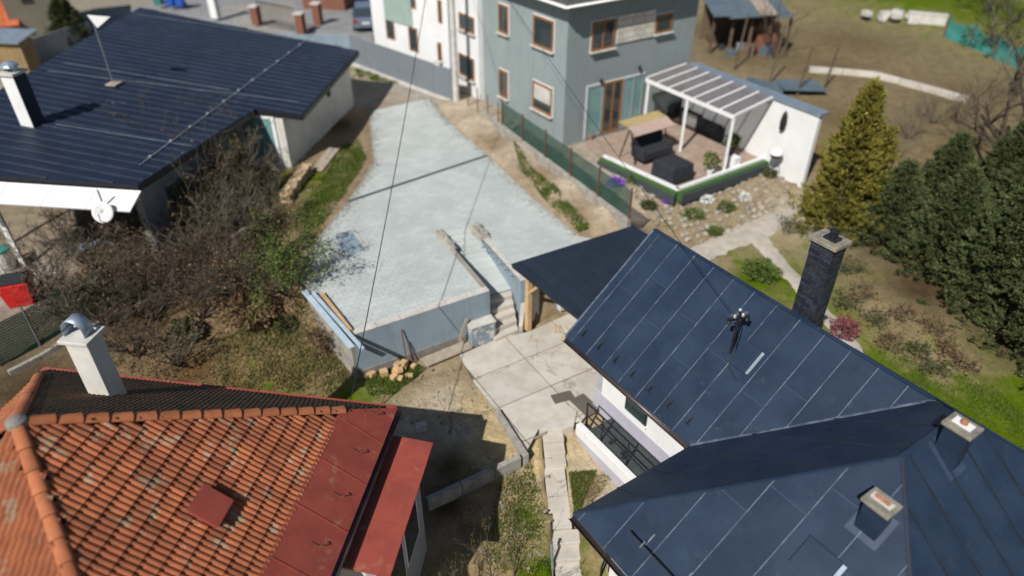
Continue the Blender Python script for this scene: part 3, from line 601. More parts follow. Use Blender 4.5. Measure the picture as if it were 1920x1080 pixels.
for k in range(5):
    zz = -.82-.15*k; q0 = ql+dirv(-85)*(.36*k); r0_ = qr+dirv(-85)*(.36*k)
    obj('step', MB().prism([xy(q0), xy(q0+dirv(-85)*.38), xy(r0_+dirv(-85)*.38), xy(r0_)], -2.2, zz), m_conc, path, bevel=.015)
obj('apron', MB().slab([P(1060,862,-.5), P(1150,893,-.5), P(1105,815,-.38), P(1066,805,-.38)], .2), m_conc, path)
# low garden wall making a corner, then an edging wall down to the bottom
gw = thing('garden_wall', 'low concrete garden wall turning a corner beside the pale path', 'wall', (.3,12.4,-.6))
W0, W1, W2 = P(932,768,.14), P(985,850,.12), P(800,935,.05)
for a_, b_ in ((W0, W1), (W1, W2)):
    d_ = (b_-a_).normalized(); n_ = Vector((-d_.y, d_.x, 0))*.075; d_ = d_*.07
    k = 3
    for i in range(k):
        p, q = a_.lerp(b_, i/k+.003), a_.lerp(b_, (i+1)/k-.003)
        if i == 0 and a_ is W1: p = p + d_*2.2
        if i == k-1 and b_ is W1: q = q + d_
        obj('wall_block', MB().add([p-n_-UP*1.1, q-n_-UP*1.1, q+n_-UP*1.1, p+n_-UP*1.1, p-n_, q-n_, q+n_, p+n_], [(0,3,2,1),(4,5,6,7),(0,1,5,4),(1,2,6,5),(2,3,7,6),(3,0,4,7)]), m_concg, gw, bevel=.012)
ew = thing('edging_wall', 'thin concrete edging beside the lower garden path', 'edging', (.7,11,-.9))
We = [P(987,864,-.45), P(1010,945,-.62), P(1026,1010,-.8), P(1036,1100,-1.1)]
for a_, b_ in zip(We[:-1], We[1:]):
    obj('edging_stone', MB().beam(a_-UP*.2, b_-UP*.2, .09, .44), m_concg, ew, bevel=.01)
rp = thing('metal_post', 'grey metal pipe standing beside the lowest garden steps', 'post', tuple(P(1036,1075,-1.1)))
obj('pipe', MB().tube([P(1036,1078,-1.2), P(1034,1018,-.35)], .035, 8), m_zinc, rp); obj('cap', MB().tube([P(1034,1018,-.352), P(1034,1017,-.335)], .042, 8), m_steel, rp)

# ================================================================== pieces lying in the courtyard
bd = MB(); a_, b_ = P(795,680,.07), P(880,645,.07)
tag(obj('board', MB().beam(a_, b_, .42, .05), m_board, bevel=.004), 'wide weathered board lying along the foot of the blue-grey wall', 'board')
tag(obj('board', MB().beam(Q(861,641,F0+wn*.3,wn), Q(876,597,F0+wn*.05,wn), .12, .03, up=wn), m_board, bevel=.003), 'short board leaning on the wall beside the concrete block', 'board')
for (u0,v0,u1,v1,h,lb) in ((761,668,753,618,.75,'taller thin rusty rod leaning on the blue-grey wall'),(772,673,765,640,.5,'shorter rusty rod leaning on the blue-grey wall')):
    p0 = Q(u0,v0,F0+wn*.22,wn); p1 = Q(u1,v1,F0+wn*.04,wn); tag(obj('iron_rod', MB().tube([p0-UP*.08, p1], .018, 6), m_rust), lb, 'rod')
wb = [(686,706),(697,703),(722,701),(744,683,'s'),(757,681),(745,697),(752,704),(742,712),(762,705),(770,707),(776,690),(733,690),(755,700),(692,694)]
stk = [(686,706,0),(698,703,0),(720,700,0),(739,708,0),(751,710,0),(743,697,0),(757,692,0),(770,705,0),(776,688,0),(764,704,0),(746,686,.15),(757,683,.15),(750,694,.16)]
lbls = ['leftmost sawn pine block in the row below the wall','second sawn pine block from the left below the wall','sawn pine block lying just left of the stacked blocks','reddish pine block at the front of the pile','small pine block tipped at the front of the pile','pine block carrying the upper blocks of the pile','pine block at the back of the pile under another','small loose pine block right of the pile','tipped pine block at the far right near the rods','narrow pine offcut leaning on the right of the pile','pale pine block topmost on the left of the pile','pine block topmost at the right of the pile','flat pine block resting across the pile']
for k, ((u,v,z_), lb) in enumerate(zip(stk, lbls)):
    s_ = (.15,.17,.2,.17,.13,.2,.19,.12,.14,.10,.18,.18,.14)[k]; p = P(u,v,z_+s_*.4); a0 = dirv(random.uniform(0,90))
    tl = Vector((random.gauss(0,.12), random.gauss(0,.12), 1)).normalized() if k in (4,8,9) else UP
    x_ = (a0-tl*a0.dot(tl)).normalized()
    tag(obj('wood_block', MB().box(Vector((p.x,p.y,H(p.x,p.y)+z_+s_*.5)), s_*1.15, s_, s_, x_, None, tl), m_wood, bevel=.006), lb, 'wood block', 'sawn pine blocks below the wall')
cb_ = P(790,803,0); tag(obj('concrete_brick', MB().box((cb_.x,cb_.y,H(cb_.x,cb_.y)+.1), .3,.2,.22, dirv(20)), m_coping, bevel=.012), 'pale concrete brick lying in the shadow of the red-roofed house', 'brick')
p = P(725,752,0); tag(obj('iron_rod', MB().tube([(p.x-.2,p.y-.3,H(p.x,p.y)-.05),(p.x+.05,p.y+.1,H(p.x,p.y)+.32)], .018, 6), m_rust), 'dark iron stake in the pale dirt by the red roof corner', 'rod')
# timber lying on the side wall at the yard's corner
def longbeam(name, u0,v0,u1,v1,z0,z1,wd,ht,mat,lb,cat='beam'):
    a_, b_ = P(u0,v0,z0), P(u1,v1,z1); return tag(obj(name, MB().beam(a_, b_, wd, ht), mat, bevel=.004), lb, cat)
longbeam('painted_board', 570,545, 660,652, 1.72,1.72, .17,.05, m_blueb, 'pale blue wide board overhanging the yard corner', 'board')
longbeam('painted_board', 586,548, 681,655, 1.75,1.75, .09,.09, m_blueb, 'narrow pale blue beam overhanging the yard corner', 'beam')
longbeam('timber_beam', 603,550, 658,620, 1.72,1.72, .10,.10, m_wood, 'orange-brown timber beam lying on the yard edge', 'beam')
longbeam('timber_beam', 584,565, 622,622, 1.62,1.60, .12,.08, m_board, 'weathered short beam on the outer side of the yard wall', 'beam')
gp = P(666,690,0); tag(obj('drain_pipe', MB().tube([P(666,693,-.05), P(664,650,1.0), P(655,620,1.69)], .035, 8), m_black), 'dark pipe running down the corner of the blue-grey wall', 'pipe')

# ================================================================== carport
ZC = 2.2
K0 = P(958,495,ZC); K1 = P(1187,423,ZC); K2 = K0 + dA*5.2; K3 = K1 + dA*5.2
cz = lambda p: ZC + .02*((p-K0).dot(dA))
cport = thing('carport', 'lean-to carport with dark seamed sheet roof and pine post', 'carport', (.5,17.7,0))
def roof_face(parent, poly, down, spacing, th, mpan, mseam, sw=.018, sh=.03, off=0.0, laps=None, gap=.004, seams=True, panel='roof_panel', seamn='roof_seam', lapm=None):
    """split a planar roof polygon into sheet strips running along 'down', with raised seams between them"""
    poly = [Vector(p) for p in poly]; nrm = Vector((0,0,0))
    for i in range(len(poly)): nrm += (poly[i]-poly[0]).cross(poly[(i+1)%len(poly)]-poly[0])
    nrm.normalize(); nrm = nrm if nrm.z > 0 else -nrm
    yv = (down - nrm*down.dot(nrm)).normalized(); xv = yv.cross(nrm).normalized(); o = poly[0]
    p2 = [((p-o).dot(xv), (p-o).dot(yv)) for p in poly]
    if sum(p2[i][0]*p2[(i+1)%len(p2)][1]-p2[(i+1)%len(p2)][0]*p2[i][1] for i in range(len(p2))) < 0: p2 = p2[::-1]
    x0 = min(p[0] for p in p2); x1 = max(p[0] for p in p2); y0 = min(p[1] for p in p2); y1 = max(p[1] for p in p2)
    w3 = lambda p, e=0.0: o + xv*p[0] + yv*p[1] + nrm*e
    x = x0 + off - spacing; k = 0
    while x < x1:
        a_, b_ = max(x, x0), min(x+spacing, x1)
        if b_-a_ > .01:
            ys = [y0-1] + ([y0 + (y1-y0)*((.37 + .29*((k*2) % 3))) % 1.0*1.0 + (.0)] if False else [])
            cuts = [y0-.01]
            if laps:
                yy = y0 + laps*(.35+.5*((k*7) % 5)/5)
                while yy < y1-.3: cuts.append(yy); yy += laps
            cuts.append(y1+.01)
            for ci, (c0, c1) in enumerate(zip(cuts[:-1], cuts[1:])):
                cell = [(a_+gap,c0),(b_-gap,c0),(b_-gap,c1-(gap if ci < len(cuts)-2 else 0)),(a_+gap,c1-(gap if ci < len(cuts)-2 else 0))]
                q = clipcell(p2, cell)
                if len(q) >= 3 and area(q) > .003:
                    obj(panel, MB().slab([w3(t, -.002*(ci % 2)) for t in q], th), mpan, parent)
                    if ci > 0 and lapm:
                        ln = clipcell(p2, [(a_+.02,c0-.006),(b_-.02,c0-.006),(b_-.02,c0+.006),(a_+.02,c0+.006)])
                        if len(ln) >= 3 and area(ln) > .001: obj('lap_joint', MB().slab([w3(t, .003) for t in ln], .004), lapm, parent)
        if seams and x > x0+.02:
            ys_ = []
            for i in range(len(p2)):
                p, q = p2[i], p2[(i+1)%len(p2)]
                if (p[0]-x)*(q[0]-x) < 0: t = (x-p[0])/(q[0]-p[0]); ys_.append(p[1]+(q[1]-p[1])*t)
            ys_.sort()
            for c0, c1 in zip(ys_[::2], ys_[1::2]):
                if c1-c0 > .08: obj(seamn, MB().beam(w3((x,c0+.01), sh*.45), w3((x,c1-.01), sh*.45), sw, sh, up=nrm), mseam, parent)
        x += spacing; k += 1
    return o, xv, yv, nrm
cpoly = [Vector((p.x,p.y,cz(p))) for p in (K0,K1,K3,K2)]
roof_face(cport, cpoly, dA, .5, .03, m_navyd, m_seamd, sw=.02, sh=.016, laps=None, gap=.003)
for p, q in ((K0,K1),(K0,K2)):
    a_ = Vector((p.x,p.y,cz(p)-.075)); b_ = Vector((q.x,q.y,cz(q)-.075)); obj('fascia', MB().beam(a_+dA*.03+dB*.03, b_+dA*.03+dB*.03, .03, .09), m_black, cport)
pt = P(990,618,0)
obj('post', MB().box(Vector((pt.x,pt.y,1.03)), .17,.17,2.06, dA), m_wood, cport, bevel=.008)
for f in (.12, 1.7, 3.2):
    a_ = K0+dA*.15+dB*(.35+f); obj('rafter', MB().beam(Vector((a_.x,a_.y,2.09)), Vector(((a_+dA*4.6).x,(a_+dA*4.6).y,2.18)), .08,.12), m_wood, cport)
obj('brace', MB().beam(pt+UP*1.45, pt+dA*.55+UP*2.05, .07,.09), m_wood, cport)
pm2 = P(1060,592,0); obj('post', MB().box(Vector((pm2.x+.9,pm2.y-.6,1.03)), .15,.15,2.06, dA), m_wood, cport, bevel=.006)
sd_ = MB()
for k in range(60):
    a0 = RNG.random(2); c_ = P(1040,610,0).lerp(P(1105,655,0), a0[0]) + dB*(a0[1]-.5)*.5; r_ = .02+.03*random.random()
    sd_.box((c_.x,c_.y,.012+r_*.3), r_*2, r_*1.3, r_, dirv(random.random()*180))
tag(obj('wood_chips', sd_, m_wood), 'spilled sawdust and wood chips on the slabs under the carport', 'wood chips', kind='stuff')

m_lap = M('faint lap line', (.028,.045,.085), (.036,.055,.095), sc=5, bump=0, rough=.5)
# ================================================================== navy-roofed house
ZE = 2.5; E0 = P(1060,632,ZE); I0 = E0 + dA*4.5; C0 = I0 - dB*3.22
ZA = 4.86; hA = 2.78; ZBr = 5.33; hB = 3.68; tB = (ZBr-ZE)/hB; tA = (ZA-ZE)/hA
house = thing('navy_roof_house', 'white house with navy seamed metal hip roof', 'house', (5,10,0))
def z3(p, z): return Vector((p.x, p.y, z))
R1 = z3(C0+dA*hB+dB*hB, ZBr); R2 = R1 + dB*1.75
Cb = C0 + dA*hB*2; Cc = Cb + dB*(2*hB+1.75); Cd = C0 + dB*(2*hB+1.75)
G0 = z3(E0+dB*hA, ZA); Gb = E0 + dB*hA*2
sA = (ZA-ZE)/tB                        # where the low ridge runs into the big hip roof
GA = z3(E0+dB*hA+dA*(4.5+sA), ZA)
VA = z3(I0+ (dA+dB)*0, ZE)
# valley: equal heights on the two slopes from the inner corner I0
def valley(h_): return z3(I0 + dB*(h_/tA) + dA*(h_/tB), ZE+h_)
VT = valley(ZA-ZE)
rf = obj('roof_deck', MB().add([z3(E0,ZE-.05), z3(I0,ZE-.05), VT-UP*.05, G0-UP*.05, z3(Gb,ZE-.05), z3(Gb+dA*(4.5+1),ZE-.05), VT+dA*1.0-UP*.05], [(0,1,2,3),(4,3,2),(4,2,5)]), m_black, house)
kw = dict(laps=3.1, lapm=m_lap)
o_, xA, yA, nA = roof_face(house, [z3(E0,ZE), z3(I0,ZE), VT, G0], -dB, .62, .015, m_navy, m_seam, sw=.018, sh=.026, off=.5, **kw)
roof_face(house, [z3(Gb,ZE), G0, VT, z3(Gb+dA*4.5,ZE)], dB, .62, .015, m_navy, m_seam, off=.5)
roof_face(house, [z3(C0,ZE), z3(I0,ZE), VT, R2, R1], -dA, .95, .015, m_navy, m_seamd, sw=.04, sh=.02, off=.2)
roof_face(house, [z3(C0,ZE), R1, z3(Cb,ZE)], -dB, .75, .015, m_navy, m_seam, sw=.016, sh=.024, off=.42, **kw)
roof_face(house, [z3(Cb,ZE), R1, R2, z3(Cc,ZE)], dA, .62, .015, m_navy, m_seamd, sw=.025, sh=.03, off=.3, laps=2.4)
roof_face(house, [z3(Cd,ZE), R2, z3(Cc,ZE)], dB, .75, .015, m_navy, m_seamd, off=.42)
def cap(a_, b_, wd=.10, ht=.03, mat=m_navy, name='ridge_cap'):
    return obj(name, MB().beam(a_+UP*.02, b_+UP*.02, wd, ht), mat, house, bevel=.01)
cap(G0, VT); cap(R1, R2); cap(z3(C0,ZE), R1, .07, .022, m_navy, 'hip_cap'); cap(R1, z3(Cb,ZE), .06, .022, m_seamd, 'hip_cap'); cap(R2, z3(Cc,ZE), .06,.022, m_navy, 'hip_cap'); cap(R2, z3(Cd,ZE), .06,.022, m_navy, 'hip_cap')
cap(z3(I0,ZE), VT, .06, .02, m_seam, 'valley_flashing'); cap(z3(E0,ZE), G0, .05, .05, m_seam, 'verge_trim')
def gutter(a_, b_, parent, mat, out, r=.065):
    d_ = (b_-a_); mb = MB(); n_ = 8; nrm = Vector(out)
    for k in range(n_+1):
        t = math.pi*k/n_; off = nrm*(-math.cos(t)*r) - UP*(math.sin(t)*r)
        mb.v += [tuple(a_+off), tuple(b_+off)]
    for k in range(n_): mb.f.append((2*k, 2*k+1, 2*k+3, 2*k+2))
    o = obj('gutter', mb, mat, parent, smooth=True); s_ = o.modifiers.new('th', 'SOLIDIFY'); s_.thickness = .006; return o
m_gut = M('dark brown gutter', (.06,.05,.05), (.09,.075,.07), sc=3, rough=.4, metal=.4, bump=0)
gutter(z3(E0,ZE-.04)-dB*.05, z3(I0,ZE-.04)-dB*.05, house, m_gut, -dB); gutter(z3(C0,ZE-.04)-dB*.05, z3(Cb,ZE-.04)-dB*.05, house, m_gut, -dB)
obj('fascia', MB().beam(z3(C0,ZE-.1)+dA*.02, z3(I0,ZE-.1)+dA*.02, .03, .16), m_navy, house)
# snow guards: small bent brackets near the eave
def guard(pos, xv, yv, nrm):
    g_ = thing if False else None
    mb = MB(); mb.box(pos+nrm*.012, .03, .22, .012, xv, yv, nrm); mb.box(pos+nrm*.06+yv*.10, .12, .012, .10, xv, yv, nrm); mb.box(pos+nrm*.05+yv*.03, .012, .14, .06, xv, yv, nrm)
    return obj('snow_guard', mb, m_black, house)
for i in range(7):
    q = z3(E0 + dA*(.42+.62*i), ZE) - yA*.42; guard(q, xA, yA, nA)
# long snow rail and guards on the front hip
nS = (Vector((-dB.x*tB, -dB.y*tB, 1))).normalized(); yS = Vector((-dB.x, -dB.y, -tB)).normalized(); xS = dA
ra = z3(C0+dA*1.15, ZE)-yS*.62; rb_ = z3(C0+dA*4.6, ZE)-yS*.62
obj('snow_rail', MB().tube([ra+nS*.07, rb_+nS*.07], .014, 6).tube([ra+nS*.13, rb_+nS*.13], .014, 6), m_black, house)
for i in range(4):
    q = ra.lerp(rb_, .1+.27*i); obj('rail_bracket', MB().box(q+nS*.07, .02,.16,.15, xS, yS, nS).box(q-yS*.15+nS*.015, .03,.26,.012, xS, yS, nS), m_seam, house)
# flush roof hatches
def hatch(c_, xv, yv, nrm, wx, wy, light):
    t = obj('roof_hatch', MB().box(c_+nrm*.04, wx, wy, .09, xv, yv, nrm), m_navy, house, bevel=.008)
    ORG[t.name] = ORG[house.name]
    obj('hatch_edge', MB().box(c_+nrm*.05+xv*(wx/2+.05)*light, .07, wy*.95, .03, xv, yv, nrm), m_zinc, t)
hc = Q(1395,668, z3(E0,ZE), nA); hatch(hc, xA, yA, nA, .55, .62, 1 if xA.dot(dA) > 0 else -1)
hc2 = Q(1530,1055, z3(C0,ZE), nS); hatch(hc2, xS, yS, nS, .6, .55, 1)
# service mast with insulators
mp = Q(1368,668, z3(E0,ZE), nA)
mast = thing('power_mast', 'black roof mast with crossarm and insulators on the navy roof', 'mast', tuple(mp))
mtop = mp + UP*.0
zz = 0
for k in range(400):
    zz = k*.01; q = mp+UP*zz; dy = q.y*_c-(q.z-CAMZ)*_s; v_ = 540+FPX*((-q.y*_s-(q.z-CAMZ)*_c)/dy)
    if v_ < 582: break
obj('pole', MB().tube([mp-UP*.1, mp+UP*zz], .032, 8), m_black, mast)
ch = mp+UP*(zz-.22); obj('crossarm', MB().beam(ch-dirv(15)*.26, ch+dirv(15)*.26, .05,.05), m_black, mast)
obj('crossarm', MB().beam(ch-UP*.0+dirv(15)*.2+UP*.12, ch-dirv(15)*.2+UP*.12, .03,.03), m_steel, mast)
for s_ in (-.22,-.1,.1,.22):
    obj('insulator', MB().lathe(ch+dirv(15)*s_-UP*(.12 if abs(s_) > .2 else -.03), [(.02,0),(.045,.02),(.03,.05),(.045,.07),(.02,.1)], 10), m_black if abs(s_) > .2 else m_steel, mast)
obj('pole_cap', MB().lathe(mp+UP*(zz-.01), [(.05,0),(.05,.03),(.02,.06)], 10), m_steel, mast)
obj('service_cable', MB().tube([mp+UP*(zz-.3)+dirv(-20)*.06, mp+UP*.25+dirv(-30)*.1, mp+dA*.15+yA*.2+nA*.05, mp+dA*.5+yA*.35+nA*.02], .012, 5), m_black, mast)
# walls
wa0 = P(1113,757,.0); off = (wa0-E0).dot(dB); wa0 = E0 + dA*((wa0-E0).dot(dA)) + dB*off
def wall_poly(a_, b_, th, inw): return [xy(a_), xy(b_), xy(b_+inw*th), xy(a_+inw*th)]
WA0 = z3(wa0,0); WA1 = z3(E0+dA*4.6+dB*off,0)
obj('wall', MB().prism(wall_poly(WA0, WA1, .3, dB), .62, ZE+.35), m_white, house)
obj('plinth', MB().prism(wall_poly(WA0-dB*.03-dA*.0, WA1-dB*.03, .3, dB), -1.0, .62), m_lilac, house)
gb = z3(WA0+dB*(2*(hA-off)),0)
obj('wall', MB().add([WA0-UP*1, gb-UP*1, z3(gb,ZE+.45), z3((WA0+gb)/2,ZA-.08), z3(WA0,ZE+.45)] + [p+dA*.28 for p in (WA0-UP*1, gb-UP*1, z3(gb,ZE+.45), z3((WA0+gb)/2,ZA-.08), z3(WA0,ZE+.45))], [(4,3,2,1,0),(5,6,7,8,9),(0,1,6,5),(1,2,7,6),(2,3,8,7),(3,4,9,8),(4,0,5,9)]), m_white, house)
B0 = C0+dA*.6+dB*.6; B1 = Cb-dA*.6+dB*.6; B2 = Cc-dA*.6-dB*.6; B3 = Cd+dA*.6-dB*.6
for a_, b_, n_ in ((B0,B1,dB),(B1,B2,-dA),(B2,B3,-dB),(B0,B3,dA)):
    obj('wall', MB().prism(wall_poly(z3(a_,0)+(b_-a_).normalized()*.002, z3(b_,0), .3, n_), -1.6, ZE+.3), m_white, house)
wq = Q(1192,772, WA0-dB*.03, dB); zw_ = wq.z; wd_ = z3(WA0 + dA*((wq-WA0).dot(dA)-.5),0)
win = obj('window', MB().box(z3(wd_+dA*.5,zw_+.3)-dB*.01, .8, .06, 1.0, dA), m_black, house); obj('pane', MB().box(z3(wd_+dA*.5,zw_+.3)-dB*.045, .7,.02,.9, dA), m_glass, win)
obj('window_sill', MB().box(z3(wd_+dA*.5,zw_-.23)-dB*.05, .86,.1,.03, dA), m_white, win)
# porch with white parapet, slate deck, black railing
porch = thing('porch', 'slate-tiled entrance porch with white parapet and black railing', 'porch', tuple(P(1085,800,0)))
PQ = P(1080,797,.22); po = (PQ-E0).dot(dB); ps = (PQ-E0).dot(dA)
pA = lambda s_, t_, z_: z3(E0+dA*s_+dB*t_, z_)
ZD = .12; pe = 4.9
obj('parapet', MB().prism([xy(pA(ps,po,0)), xy(pA(pe,po,0)), xy(pA(pe,po+.17,0)), xy(pA(ps,po+.17,0))], -.12, .25), m_white, porch, bevel=.01)
obj('porch_plinth', MB().prism([xy(pA(ps+.05,po+.02,0)), xy(pA(pe,po+.02,0)), xy(pA(pe,po+.16,0)), xy(pA(ps+.05,po+.16,0))], -1.2, -.125), m_lilac, porch)
t0_, t1_ = po+.175, off-.035
obj('deck_base', MB().prism([xy(pA(ps+.25,t0_,0)), xy(pA(pe,t0_,0)), xy(pA(pe,t1_,0)), xy(pA(ps+.25,t1_,0))], -1.0, ZD-.012), m_black, porch)
nt_ = 9; nw = 3
for i in range(nt_):
    for j in range(nw):
        a_ = ps+.25+(pe-ps-.25)*i/nt_; b_ = ps+.25+(pe-ps-.25)*(i+1)/nt_; c_ = t0_+(t1_-t0_)*j/nw; d_ = t0_+(t1_-t0_)*(j+1)/nw; e = .004
        obj('deck_tile', MB().prism([xy(pA(a_+e,c_+e,0)), xy(pA(b_-e,c_+e,0)), xy(pA(b_-e,d_-e,0)), xy(pA(a_+e,d_-e,0))], ZD-.02, ZD+random.uniform(-.001,.001)), m_deck, porch)
rail = thing('railing', 'black metal railing along the porch parapet', 'railing', tuple(pA(ps+.2,po+.3,ZD)))
rt = po+.26
for k, s_ in enumerate((ps+.1, ps+.75, ps+1.75, ps+2.7)):
    zb = ZD-.01 if s_ > ps+.25 else 0
    obj('baluster', MB().beam(pA(s_,rt,zb), pA(s_,rt,ZD+.85), .035,.035), m_black, rail)
    if k: obj('scroll', MB().tube([pA(s_,rt,ZD+.35), pA(s_+.05,rt+.03,ZD+.42), pA(s_-.03,rt,ZD+.5), pA(s_+.05,rt+.02,ZD+.58), pA(s_,rt,ZD+.66)], .02, 6), m_black, rail)
for z_ in (.86,.42,): obj('rail', MB().beam(pA(ps+.1,rt,ZD+z_), pA(pe-.2,rt,ZD+z_), .04,.03), m_black, rail)
obj('rail', MB().beam(pA(ps+.1,rt,ZD+.84), pA(ps+.1,rt+.05,0.02), .03,.03), m_black, rail)
for k, (s_, t_) in enumerate(((ps+.95,.5),(ps+1.4,.52),(ps+1.52,.45))):
    p = pA(s_,po+t_,ZD)
    mb = MB(); mb.add([p+dA*x_+dB*y_+UP*z_ for x_,y_,z_ in ((-.05,-.12,0),(.05,-.12,0),(.055,.02,0),(.03,.13,0),(-.03,.13,0),(-.055,.02,0),(-.035,-.1,.06),(.035,-.1,.06),(.04,.0,.075),(.02,.1,.03),(-.02,.1,.03),(-.04,0,.075))], [(5,4,3,2,1,0),(6,7,8,11),(11,8,9,10),(0,1,7,6),(1,2,8,7),(2,3,9,8),(3,4,10,9),(4,5,11,10),(5,0,6,11)])
    tag(obj('shoe', mb, m_black, bevel=.008), ('single black shoe on the porch near the steps','left black shoe of the pair on the slate porch','right black shoe of the pair on the slate porch')[k], 'shoe')
dm = P(1055,745,.0); tag(obj('door_mat', MB().box(dm+UP*.012, .62,.36,.02, dirv(20)), m_mat, bevel=.004), 'large grey mat on the concrete beside the porch', 'mat')
dm = P(1097,760,.0); tag(obj('door_mat', MB().box(dm+UP*.012, .8,.5,.02, dA), m_mat, bevel=.004), 'dark mat at the head of the porch railing', 'mat')
# small balcony rail under the front hip
bal = thing('railing', 'black metal railing below the lower navy eave', 'railing', tuple(P(1150,1075,-.2)))
bb0, bb1 = P(1128,1065,.4), P(1150,1010,.4)
for q in (bb0, bb1): obj('baluster', MB().beam(z3(q,-1.3), z3(q,.42), .04,.04), m_black, bal)
for z_ in (.42,.05): obj('rail', MB().beam(z3(bb0,z_), z3(bb1,z_), .04,.04), m_black, bal); obj('rail', MB().beam(z3(bb1,z_), z3(bb1,z_)+dB*1.2, .04,.04), m_black, bal)
# chimneys on the navy roof
def slab_chimney(pos_uv, plane_p, plane_n, topz, wx, wy, label, potkind):
    b_ = Q(*pos_uv, plane_p, plane_n); t = thing('chimney', label, 'chimney', tuple(b_)); cx = dA; cyv = dB
    obj('stack', MB().box(z3(b_,(b_.z-.5+topz)/2), wx, wy, topz-b_.z+.5, cx), m_navy, t, bevel=.01)
    obj('flashing', MB().box(b_+plane_n*.02, wx+.22, wy+.22, .03, dA, None, plane_n) if False else MB().slab([Q(*pos_uv, plane_p, plane_n)+ (cx*sx_*(wx/2+.09)+cyv*sy_*(wy/2+.09)) + UP*(-(plane_n.dot(cx*sx_*(wx/2+.09)+cyv*sy_*(wy/2+.09)))/plane_n.z+.02) for sx_,sy_ in ((-1,-1),(1,-1),(1,1),(-1,1))], .015), m_lap, t)
    obj('cap_slab', MB().box(z3(b_,topz+.04), wx+.1, wy+.1, .07, cx), m_lichen, t, bevel=.012)
    if potkind: 
        obj('white_plate', MB().box(z3(b_,topz+.095), wx*.8, wy*.6, .02, cx), m_white, t)
        obj('chimney_pot', MB().lathe(z3(b_,topz+.1), [(.06,0),(.055,.06),(.04,.08),(.015,.085)], 14), m_pot, t)
    else:
        obj('flue_rim', MB().box(z3(b_,topz+.1), .34,.13,.03, cx), m_coping, t); obj('flue_tile', MB().tube([z3(b_,topz+.115)-cx*.12, z3(b_,topz+.115)+cx*.12], .04, 10), m_pot, t)
nSE = Vector((dA.x*tB, dA.y*tB, 1)).normalized()
slab_chimney((1633,985), z3(C0,ZE), nS, 5.12, .37, .29, 'navy-clad chimney with lichen slab and clay tile on the front hip', 0)
slab_chimney((1775,855), z3(Cb,ZE), nSE, 5.75, .38, .3, 'navy-clad chimney with white plate and clay pot near the ridge', 1)
# tall brick chimney behind the ridge
rq = Q(1486,586, G0, dB); bc = z3(rq + dB*.62, 0)
for k in range(500):
    zt = 5+.01*k; dy = bc.y*_c-(zt-CAMZ)*_s; v_ = 540+FPX*((-bc.y*_s-(zt-CAMZ)*_c)/dy)
    if v_ < 447: break
bch = thing('brick_chimney', 'tall dark brick chimney with weathered cap behind the navy ridge', 'chimney', tuple(bc))
bwx, bwy = .54, .42; bh = .076; zb0 = 3.3
obj('mortar_core', MB().box(z3(bc,(zt-.1+zb0-2)/2), bwx-.02, bwy-.02, zt-.1-zb0+2, dA), M('dark mortar', (.10,.095,.09), (.14,.13,.12), (.25,.23,.2), sc=8, bump=.3, t3=.66), bch)
bm_ = {}
def brickmesh(L):
    k = round(L,3)
    if k not in bm_: bm_[k] = mesh_of(MB().box((0,0,0), L-.016, .04, bh-.016), m_brick, 'brick')
    return bm_[k]
z_ = zt-.14; row = 0
while z_ > zb0:
    for fi, (ax_v, wid, outv, dep) in enumerate(((dA, bwx, -dB, bwy), (dB, bwy, dA, bwx), (dA, bwx, dB, bwy), (dB, bwy, -dA, bwx))):
        if fi >= 2 and row % 1: continue
        nb = 3 if wid > .6 else 2; L = wid/nb; sh_ = (row % 2)*L/2
        xs = []; x = -wid/2
        if sh_: xs.append((x, x+sh_)); x += sh_
        while x < wid/2-.02: xs.append((x, min(x+L, wid/2))); x += L
        if fi < 2 or row < 4:
            for a_, b_ in xs:
                if b_-a_ < .05: continue
                pos = z3(bc, z_-bh/2) + ax_v*((a_+b_)/2) + outv*(dep/2+random.uniform(-.003,.003)-.008)
                piece('brick', brickmesh(b_-a_), bch, frame4(pos, ax_v, UP.cross(ax_v), UP))
    z_ -= bh; row += 1
obj('cap_slab', MB().box(z3(bc,zt-.05), bwx+.14, bwy+.14, .1, dA), m_lichen, bch, bevel=.015)
obj('cap_course', MB().box(z3(bc,zt-.12), bwx+.05, bwy+.05, .05, dA), m_black, bch)
obj('flue_plate', MB().box(z3(bc,zt+.02)+dA*.04, .3,.24,.05, dA), m_black, bch, bevel=.005); obj('flue_pipe', MB().lathe(z3(bc,zt+.03)+dA*.04, [(.07,0),(.07,.14),(.1,.15),(.1,.18),(.04,.21)], 14), m_black, bch)

# ================================================================== red-roofed house (tented tile roof)
AP = Vector((-7.34, 7.27, 6.5)); ex = dirv(-8.5); ey = dirv(81.5); HS = 4.25; ZR = 3.2; tr = (6.5-ZR)/HS
red = thing('red_tile_house', 'house with tented orange clay tile roof and red metal eave', 'house', (-7.34, 7.27, -.3))
def rp_(a, b): # point on the roof: a along ex, b along ey from the apex
    return z3(AP+ex*a+ey*b, 6.5-tr*max(abs(a), abs(b)))
cor = {(i,j): rp_(HS*i, HS*j) for i in (-1,1) for j in (-1,1)}
obj('roof_deck', MB().add([AP-UP*.07]+[cor[k]-UP*.07 for k in ((1,1),(-1,1),(-1,-1),(1,-1))], [(0,2,1),(0,3,2),(0,4,3),(0,1,4)]), m_boarddk, red)
for a_, b_, n_ in ((cor[1,1],cor[1,-1],-ex),(cor[1,1],cor[-1,1],-ey),(cor[-1,1],cor[-1,-1],ex),(cor[-1,-1],cor[1,-1],ey)):
    d_ = (b_-a_).normalized(); obj('wall', MB().prism(wall_poly(z3(a_,0)+n_*.5+d_*.5, z3(b_,0)+n_*.5-d_*.5, .3, n_), -1.8, ZR+.25), m_cream, red)
